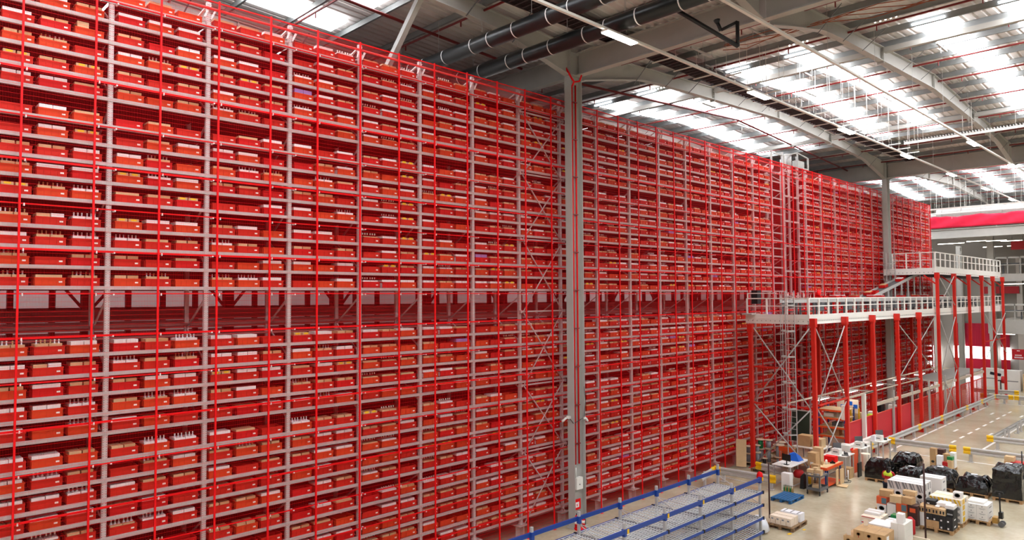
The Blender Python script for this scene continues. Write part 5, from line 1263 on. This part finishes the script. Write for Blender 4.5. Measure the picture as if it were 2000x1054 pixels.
tag(MB().tube((10.25, 37.5, 0), (10.25, 37.5, 1.25), .025, 6).build('dark_post', M_black), 'short dark post behind the tall wrapped stack', 'post')
# slim dark poles
for (x, y, h, lb) in ((9.0, 26.62-.35, 1.9, 'slim dark pole standing before the mixed pallet'),): pass
tag(MB().tube((9.55, 26.4, 0), (9.55, 26.4, 2.45), .03, 8).build('pole', M_dbrown), 'slim dark pole standing before the mixed pallet', 'pole')
tag(MB().tube((4.9, 24.83, 0), (4.9, 24.83, 1.98), .03, 8).build('pole', M_dbrown), 'slim dark pole standing beyond the end of the blue racking', 'pole')
# cream cartons pallet
pallet(5.72, 24.45, 'wooden pallet with cream cartons on open floor', .95, 1.25, .05, M_woodd)
for j in range(2):
    for i in range(4): 
        if j == 1 and i == 0: pass
        carton(5.42+i*.19, 24.1+j*.30, .136, .186, .28, .26 if j == 0 else .27, M_cream, 'cream printed carton in the %s row on the floor pallet, %s from left' % (('front', 'second')[j], ORD[i+1]), marks=(('f', .3, .7, .55, .75, M_printg), ('f', .05, .12, .1, .6, M_tape)), tape=False)
for i in range(3):
    carton(5.5+i*.24, 24.85, .136, .235, .35, .28, M_paper, 'white carton with grey stripe in the back row on floor pallet, %s' % ORD[i+1], marks=(('t', .4, .6, 0, 1, M_printg),), tape=False)
wbag = MB(); wbag.lathe(5.35, 23.05, [(.20, 0), (.34, .08), (.36, .3), (.28, .48), (.12, .56)], 11)
for i, v in enumerate(wbag.v): p_ = Vector(v); q = noise.noise(p_*4)*.10; wbag.v[i] = (p_.x+q, p_.y+q*.8, max(0, p_.z+q*.5))
tag(wbag.build('plastic_bag', M_clear), 'crumpled white plastic sheeting at the end of the blue racking', 'plastic bag')
tag(MB().box(6.12, 6.22, 23.55, 23.75, 0, .004).build('floor_sticker', M_yelp), 'yellow floor mark before the cream carton pallet', 'floor mark'); tag(MB().box(6.30, 6.38, 24.35, 24.5, 0, .004).build('floor_sticker', M_yelp), 'yellow floor mark right of the cream carton pallet', 'floor mark')
tag(MB().box(9.2, 9.7, 26.3, 26.36, 0, .004).build('floor_sticker', M_cream), 'pale floor mark at the foot of the slim pole', 'floor mark')

# ================================================================= BLUE FLOW RACK
fr = thing('flow_rack', 'blue and grey roller flow rack in the foreground with four tiers', 'rack', (5.1, 17, 0))
FY = [22.35-1.85*i for i in range(8)]
XL_, XR_ = 4.26, 5.79
for i, y in enumerate(FY):
    MB().box(XL_-.035, XL_+.035, y-.035, y+.035, 0, 2.2 if i else 2.25).build('upright', M_galv, fr); MB().box(XR_-.035, XR_+.035, y-.035, y+.035, 0, 2.22 if i else 2.05).build('upright', M_galv, fr)
for a, b_ in zip(FY[:-1], FY[1:]):
    MB().box(XL_-.05, XL_-.0, b_+.04, a-.04, 1.95, 2.06).build('top_beam', M_blue, fr); MB().box(XR_, XR_+.05, b_+.04, a-.04, 1.95, 2.06).build('top_beam', M_blue, fr)
for i, y in enumerate(FY):
    for x in (XL_, XR_):
        g = MB(); g.box(x-.045, x+.055, y-.045, y+.045, 1.88, 2.07); g.build('beam_connector', M_blue, fr)
    g = MB(); g.box(XR_+.056, XR_+.062, y+.06, y+.14, 1.94, 2.06); g.build('bay_tag', M_yelp, fr)
    g = MB(); g.bar((XL_, y, 1.86), (XR_, y, 1.80), .02); g.bar((XL_, y, 1.86), (XR_, y, 1.2), .02); g.build('cross_tie', M_galv, fr)
TZ = [(1.58, 1.62), (1.15, 1.20), (.74, .78), (.30, .33)]
for ti, (zl, zr) in enumerate(TZ):
    DXL, DXR = 4.12, 5.90
    for i, (a, b_) in enumerate(zip(FY[:-1], FY[1:])):
        g = MB(); g.box(DXL-.015, DXL+.015, b_+.02, a-.02, zl-.06, zl+.01); g.box(DXR-.015, DXR+.015, b_+.02, a-.02, zr-.06, zr+.01); g.build('deck_edge', M_blue, fr)
        g = MB()
        n = 8
        for k in range(n):
            y = b_+.1+(a-b_-.2)*k/(n-1); g.bar((DXL+.02, y, zl-.01), (DXR-.02, y, zr-.01), .02, .03)
        for k in range(19):
            t = (k+.5)/19; x = DXL+(DXR-DXL)*t; z = zl+(zr-zl)*t
            g.tube((x, b_+.06, z+.003), (x, a-.06, z+.003), .013, 5, caps=False)
        g.build('roller_deck', M_roller, fr)
    for y in FY:
        g = MB(); g.bar((DXL, y, zl-.04), (DXR, y, zr-.04), .05, .07); g.build('deck_support', M_greyd, fr); g = MB(); g.box(DXR-.02, DXR+.03, y-.03, y+.03, zr-.07, zr+.03); g.box(DXL-.03, DXL+.02, y-.03, y+.03, zl-.07, zl+.03); g.build('end_cap', M_black, fr)
for i, (y, z) in enumerate(((14.6, 1.65), (15.2, 1.65), (13.6, 1.65))): tag(MB().rbox((5.8, y, z+.03), (.08, .12, .04), .3).build('paper_tag', M_cream), 'small pale tag on the top tier edge of the flow rack, %s from the bottom' % ORD[i+1], 'tag')
carton(5.45, 17.3, .36, .5, .55, .34, M_paper, 'white crumpled carton on the lowest tier of the flow rack', .1, tape=False)

# ================================================================= FAR END OF THE HALL
fm = thing('mezzanine_floor', 'grey steel upper floor with a red banner across the far end', 'mezzanine', (8, 71, 9))
g = MB(); g.box(-1.72, 24, 69.7, 69.75, 13.0, 13.75); g.box(-1.72, 24, 69.6, 69.85, 13.72, 13.78); g.box(-1.72, 24, 69.6, 69.85, 12.98, 13.03); g.build('top_beam', M_grey, fm)
g = MB(); g.box(-1.7, 24, 69.9, 89, 13.5, 13.7); g.build('top_deck', M_grey, fm)
g = MB()
for i in range(20): g.box(-1.6+i*1.6, -1.57+i*1.6, 69.62, 69.66, 13.78, 14.8)
g.box(-1.72, 24, 69.63, 69.66, 14.78, 14.82); g.build('handrail', M_grey, fm)
g = MB(); n = 60
for i in range(n+1):
    x = -1.7+25.7*i/n; dz = .05*math.sin(i*.9)+.03*math.sin(i*2.3)
    for r_ in range(7): g.v.append((x, 69.55-.06*math.sin(i*1.1+r_*.9)-.03*math.sin(i*2.7), 14.85-.98*r_/6+dz*(1-r_/6)))
for i in range(n):
    for r_ in range(6): a = i*7+r_; g.quad((a, a+1, a+8, a+7), True)
bn = g.build('banner', M_banner, fix=False); tag(bn, 'long red cloth banner draped along the far upper railing', 'banner')
sol = bn.modifiers.new('thickness', 'SOLIDIFY'); sol.thickness = .01
g = MB(); g.box(2.5, 24, 72, 72.05, 9.25, 9.85); g.box(2.5, 24, 71.9, 72.15, 9.22, 9.27); g.box(2.5, 24, 72.1, 89, 9.6, 9.7); g.build('middle_beam', M_grey, fm)
g = MB(); g.box(1.9, 24, 72, 72.05, 4.75, 5.95); g.box(1.9, 24, 72.1, 89, 5.8, 5.9); g.build('lower_beam', M_grey, fm)
for (z0, z1, xs) in ((9.85, 11.3, 2.5), (5.95, 7.3, 2.0)):
    g = MB(); g.box(xs, 24, 72, 72.04, z1-.16, z1); g.box(xs, 24, 72, 72.04, (z0+z1)/2, (z0+z1)/2+.06)
    for i in range(24): g.box(xs+i*.9, xs+.07+i*.9, 72, 72.06, z0, z1)
    g.build('railing', M_grey, fm)
g = MB()
for z in (10.75, 6.7): g.box(2.6, 24, 73.2, 73.9, z-.05, z+.05); 
for i in range(18):
    for z, b_ in ((10.7, 9.8), (6.65, 5.95)): g.box(2.8+i*1.2, 2.9+i*1.2, 73.4, 73.5, b_, z)
tag(g.build('belt_conveyor', M_greyd), 'dark conveyors along the far mezzanine floors', 'conveyor')
for x, lb in ((5.0, 'grey inner column of the far mezzanine, left'), (1.2, 'dark grey column farther in under the far mezzanine')):
    tag(MB().box(x-.25, x+.25, 76.9, 77.4, 0, 13.5).build('steel_column', M_grey), lb, 'column')
k = 0
for (x, y, z) in ((2.3, 74, 12.9), (3.6, 73, 12.75), (.8, 74, 12.95), (-.9, 74, 12.85), (-1.1, 72.5, 12.75), (1.2, 78, 12.6), (3.1, 78, 12.6), (3.9, 76, 9.1), (5.2, 76, 9.1), (3.4, 74, 9.05), (6.2, 75, 9.52), (2.3, 76, 4.6), (7, 76, 12.8)):
    k += 1; lamp(x, y, z, 'glowing strip light under the far mezzanine, %s of thirteen' % ORD[k], 1.5, 'x', M_lamp2, 'strip lights under the far mezzanine')
for i, (x, y, z, w_) in enumerate(((3.4, 76.5, 12.1, 1.0), (-1.2, 88.8, 8.2, 1.4), (.4, 88.8, 8.2, 1.6), (4.6, 88.8, 8.3, 1.5))):
    s_ = thing('hanging_sign', 'plain dark red sign hanging at the far end, %s of four' % ORD[i+1], 'sign', (x, y, z)); MB().box(x-w_/2, x+w_/2, y-.02, y+.02, z, z+.75).build('board', M_signred, s_); g = MB(); g.tube((x-w_*.4, y, z+.75), (x-w_*.4, y, z+1.2), .012, 5); g.tube((x+w_*.4, y, z+.75), (x+w_*.4, y, z+1.2), .012, 5); g.build('hanger', M_greyd, s_)
gs = thing('goods_sign', 'red hanging sign with two lines of white letters at the right edge', 'sign', (5.85, 62, 3.35))
MB().box(5.42, 6.25, 61.98, 62.02, 3.38, 4.12).build('board', M_signred, gs)
def text(s_, p, size, m, parent, rx=PI/2, rz=0.0, nm='lettering'):
    cu = bpy.data.curves.new(nm, 'FONT'); cu.body = s_; cu.size = size; cu.extrude = .003; cu.align_x = 'CENTER'; cu.materials.append(m)
    o = bpy.data.objects.new(nm, cu); COL.objects.link(o); o.parent = parent; o.location = Vector(p)-WLOC[parent.name]; o.rotation_euler = (rx, 0, rz); return o
text('GOODS IN', (5.83, 61.97, 3.68), .15, M_paper, gs) if False else None
g = MB()
for r_, (z, n_l) in enumerate(((3.64, 7), (3.48, 9))):
    for i in range(n_l):   # unreadable at this distance: small separate strokes
        x = 5.6+i*.06-(.03 if r_ else 0); g.box(x, x+.042, 61.972, 61.979, z, z+.085)
g.box(5.72, 5.90, 61.972, 61.979, 3.98, 4.03); g.build('lettering', M_paper, gs)
# back wall: cladding rails, red roller doors with glowing glazing band
for i, (x0, x1) in enumerate(((-5.1, -4.35), (-4.0, -1.6), (-.75, .05))):
    dn = thing('roller_door', 'crimson roller door with a glowing window band, %s from the left' % ORD[i+1], 'door', ((x0+x1)/2, 89.8, 0), 'roller doors')
    g = MB(); g.box(x0, x1, 89.7, 89.8, 2.5, 5.0); g.box(x0, x1, 89.7, 89.8, 0, 1.2)
    for k in range(int((x1-x0)/.16)): g.box(x0+.05+k*.16, x0+.08+k*.16, 89.66, 89.7, 2.5, 5.0)
    g.build('curtain', mat('curtain_crimson', (206, 10, 60), .5), dn)
    g = MB(); g.box(x0, x1, 89.72, 89.78, 1.2, 2.5); g.build('glazing', M_day, dn)
for i, x in enumerate((-7.9, -6.6, -4.2, -1.2, 1.2, 3.0)):
    tag(MB().box(x-.25, x+.25, 88.9, 89.4, 0, 12).build('wall_post', M_wall), 'pale wall post at the far end, %s from the left' % ORD[i+1], 'post', 'posts along the far wall')
for i, (x, z0, z1) in enumerate(((-7.2, 0, 2.4), (1.9, 0, 2.2))):
    dn = thing('daylit_doorway', 'bright daylit doorway in the far wall, %s' % ('left of the roller doors', 'right edge with pale blue light')[i], 'doorway', (x, 89.8, z0)); MB().box(x-.5, x+.5, 89.7, 89.8, z0, z1).build('opening', M_day if i == 0 else mat('daylit_blue', (190, 220, 245), .5, emit=((180, 214, 245), 1.4)), dn)
# pallets, conveyors and boxes on the far floor
for i, (x, y, z, a, h, mm, lb) in enumerate(((3.4, 72, 0, 1.5, 1.7, M_pack, 'big white carton stack at the far end beyond the guarding'), (5.0, 71.5, 0, 1.2, 1.5, M_tan2, 'light brown carton stack at the far end, right of the white one'), (5.7, 70, 0, .9, 1.0, M_white, 'white crate stack at the far end beside the last red column'), (4.6, 74.5, 0, 1.2, 2.2, M_tan, 'brown carton stack at the far end, behind'), (1.6, 74, 0, 1.4, 1.6, M_pack, 'pale carton stack far behind the enclosure'))):
    carton(x, y, z, a, .9, h, mm, lb, marks=(('f', .1, .9, .45, .5, M_printg),))
for i, (x, y) in enumerate(((6.2, 67.5), (6.9, 66.4), (7.3, 69.5))):
    r_ = thing('roller_conveyor', 'low roller conveyor on the far floor at the right edge, %s' % ORD[i+1], 'conveyor', (x, y, 0), 'far roller conveyors')
    MB().box(x-.5, x+2.2, y-.35, y+.35, .55, .68).build('bed', M_roller, r_); g = MB()
    for (a, b_) in ((-.4, -.3), (-.4, .3), (1, -.3), (1, .3), (2, -.3), (2, .3)): g.box(x+a-.03, x+a+.03, y+b_-.03, y+b_+.03, 0, .55)
    g.build('leg', M_greyd, r_)
bl = thing('strapping_machine', 'dark blue and red machine beyond the guarding at the far right', 'machine', (3.4, 66.8, 0))
MB().rbox((3.3, 67.2, 1.75), (.7, .4, .2), .3, 0, .2).build('hood', M_navy, bl); g = MB(); g.tube((3.75, 67.0, 1.35), (3.95, 67.0, 1.35), .28, 14); g.build('reel', M_redc, bl); g = MB(); g.box(3.3, 3.38, 67.1, 67.2, 0, 1.7); g.box(3.6, 3.68, 67.1, 67.2, 0, 1.3); g.box(3.3, 3.68, 67.1, 67.2, 1.2, 1.3); g.build('stand', M_greyd, bl)
d_ = thing('ventilation_duct', 'silver round duct running across above the red banner', 'duct', (8, 71.5, 15.5))
MB().tube((-1.6, 71.5, 15.35), (24, 71.5, 15.35), .38, 16).build('tube', M_galv, d_)
g = MB()
for i in range(16): g.tube((-1.2+i*1.5, 71.5, 15.35), (-1.14+i*1.5, 71.5, 15.35), .40, 16)
g.build('flange', M_grey, d_)
g = MB()
for i in range(8): g.tube((-.9+i*3, 71.5, 15.7), (-.9+i*3, 71.5, rtop(71.5)), .01, 4)
g.build('hanger', M_greyd, d_)

# ================================================================= PERSON
PX, PY = 7.30, 29.75
pr_ = thing('person', 'person with long dark hair in yellow vest over red top, bending behind white stack', 'person', (PX, PY, 0))
def skinned(name, nodes, edges, m, parent, lv=2, root=0):
    me = bpy.data.meshes.new(name); o_ = WLOC[parent.name]
    me.from_pydata([(Vector(n[0])-o_) for n in nodes], edges, []); ob_ = bpy.data.objects.new(name, me); COL.objects.link(ob_); ob_.parent = parent; WLOC[ob_.name] = o_
    md = ob_.modifiers.new('skin', 'SKIN'); md.use_smooth_shade = True
    for i, n in enumerate(nodes):
        sv = me.skin_vertices[0].data[i]; sv.radius = (n[1], n[2] if len(n) > 2 else n[1]); sv.use_root = (i == root)
    sb = ob_.modifiers.new('sub', 'SUBSURF'); sb.levels = lv; sb.render_levels = lv
    me.materials.append(m); return ob_
S_ = .86   # figure built at the scale of the hall
def q(x, y, z): return (PX+x*S_, PY+y*S_, z*S_)
# facing +Y/+X (away from the camera), leaning forward a little
N = [(q(0, 0, .92), .125, .10), (q(.02, .03, 1.12), .12, .09), (q(.04, .09, 1.34), .14, .10), (q(.05, .13, 1.48), .055, .055), (q(.06, .18, 1.58), .085, .09),
     (q(-.09, 0, .88), .085), (q(-.10, .02, .50), .058), (q(-.10, -.02, .09), .038), (q(-.10, .10, .045), .036, .03),
     (q(.09, 0, .88), .085), (q(.10, .04, .50), .058), (q(.10, .0, .09), .038), (q(.10, .12, .045), .036, .03),
     (q(-.17, .10, 1.38), .052), (q(-.23, .17, 1.12), .042), (q(-.14, .38, 1.04), .03), (q(-.12, .46, 1.03), .03, .018),
     (q(.23, .10, 1.38), .052), (q(.29, .19, 1.12), .042), (q(.22, .40, 1.06), .03), (q(.20, .48, 1.05), .03, .018)]
N = [tuple([n[0]]+[r*S_ for r in n[1:]]) for n in N]
Eg = [(0, 1), (1, 2), (2, 3), (3, 4), (0, 5), (5, 6), (6, 7), (7, 8), (0, 9), (9, 10), (10, 11), (11, 12), (2, 13), (13, 14), (14, 15), (15, 16), (2, 17), (17, 18), (18, 19), (19, 20)]
skinned('body', N, Eg, M_skin, pr_)
def grow(ids, k, extra=.012): return [tuple([N[i][0]]+[r+extra*k for r in N[i][1:]]) for i in ids]
def sub(ids, edges, m, nm, k=1.0): 
    mp = {a: i for i, a in enumerate(ids)}; skinned(nm, grow(ids, k), [(mp[a], mp[b_]) for a, b_ in edges], m, pr_)
sub([0, 5, 6, 7, 9, 10, 11], [(0, 5), (5, 6), (6, 7), (0, 9), (9, 10), (10, 11)], M_navy, 'trousers', 1.2)
sub([2, 1, 0, 13, 14, 15, 17, 18, 19], [(2, 1), (1, 0), (2, 13), (13, 14), (14, 15), (2, 17), (17, 18), (18, 19)], M_redc, 'red_top', .7)
vn = [(q(.02, .04, 1.16), .165*S_, .14*S_), (q(.04, .08, 1.34), .18*S_, .15*S_), (q(-.16, .10, 1.38), .09*S_, .09*S_), (q(.22, .10, 1.38), .09*S_, .09*S_)]
skinned('hi_vis_vest', vn, [(0, 1), (1, 2), (1, 3)], M_vest, pr_, 2, 1)
sub([7, 8, 11, 12], [(7, 8), (11, 12)], M_black, 'shoes', 1.0)
hn = [(q(.06, .15, 1.62), .105*S_, .10*S_), (q(.05, .07, 1.50), .10*S_, .07*S_), (q(.04, .0, 1.36), .09*S_, .045*S_), (q(.04, -.03, 1.22), .05*S_, .03*S_)]
skinned('hair', hn, [(0, 1), (1, 2), (2, 3)], M_hair, pr_)
g = MB(); fy = PY+.27*S_
g.box(PX+.05*S_, PX+.07*S_, fy-.01, fy+.012, 1.54*S_, 1.58*S_); g.build('nose', M_skin, pr_)
g = MB(); g.box(PX+.02*S_, PX+.04*S_, fy-.015, fy-.003, 1.59*S_, 1.60*S_); g.box(PX+.08*S_, PX+.10*S_, fy-.015, fy-.003, 1.59*S_, 1.60*S_); g.build('eye', M_black, pr_)
g = MB(); g.box(PX+.04*S_, PX+.08*S_, fy-.02, fy-.006, 1.515*S_, 1.525*S_); g.build('mouth', M_redc, pr_)
for s_, (hx, hy, hz) in ((-1, (-.12, .46, 1.03)), (1, (.20, .48, 1.05))):
    for i in range(4):
        a = q(hx+(i-1.5)*.018, hy+.02, hz); b_ = q(hx+(i-1.5)*.02, hy+.07+.008*(1.5-abs(i-1.5)), hz-.01); c_ = q(hx+(i-1.5)*.02, hy+.09+.008*(1.5-abs(i-1.5)), hz-.035)
        skinned('finger', [(a, .008), (b_, .0075), (c_, .006)], [(0, 1), (1, 2)], M_skin, pr_, 1)
    skinned('thumb', [(q(hx-s_*.03, hy, hz), .009), (q(hx-s_*.055, hy+.03, hz-.01), .008), (q(hx-s_*.05, hy+.055, hz-.02), .007)], [(0, 1), (1, 2)], M_skin, pr_, 1)
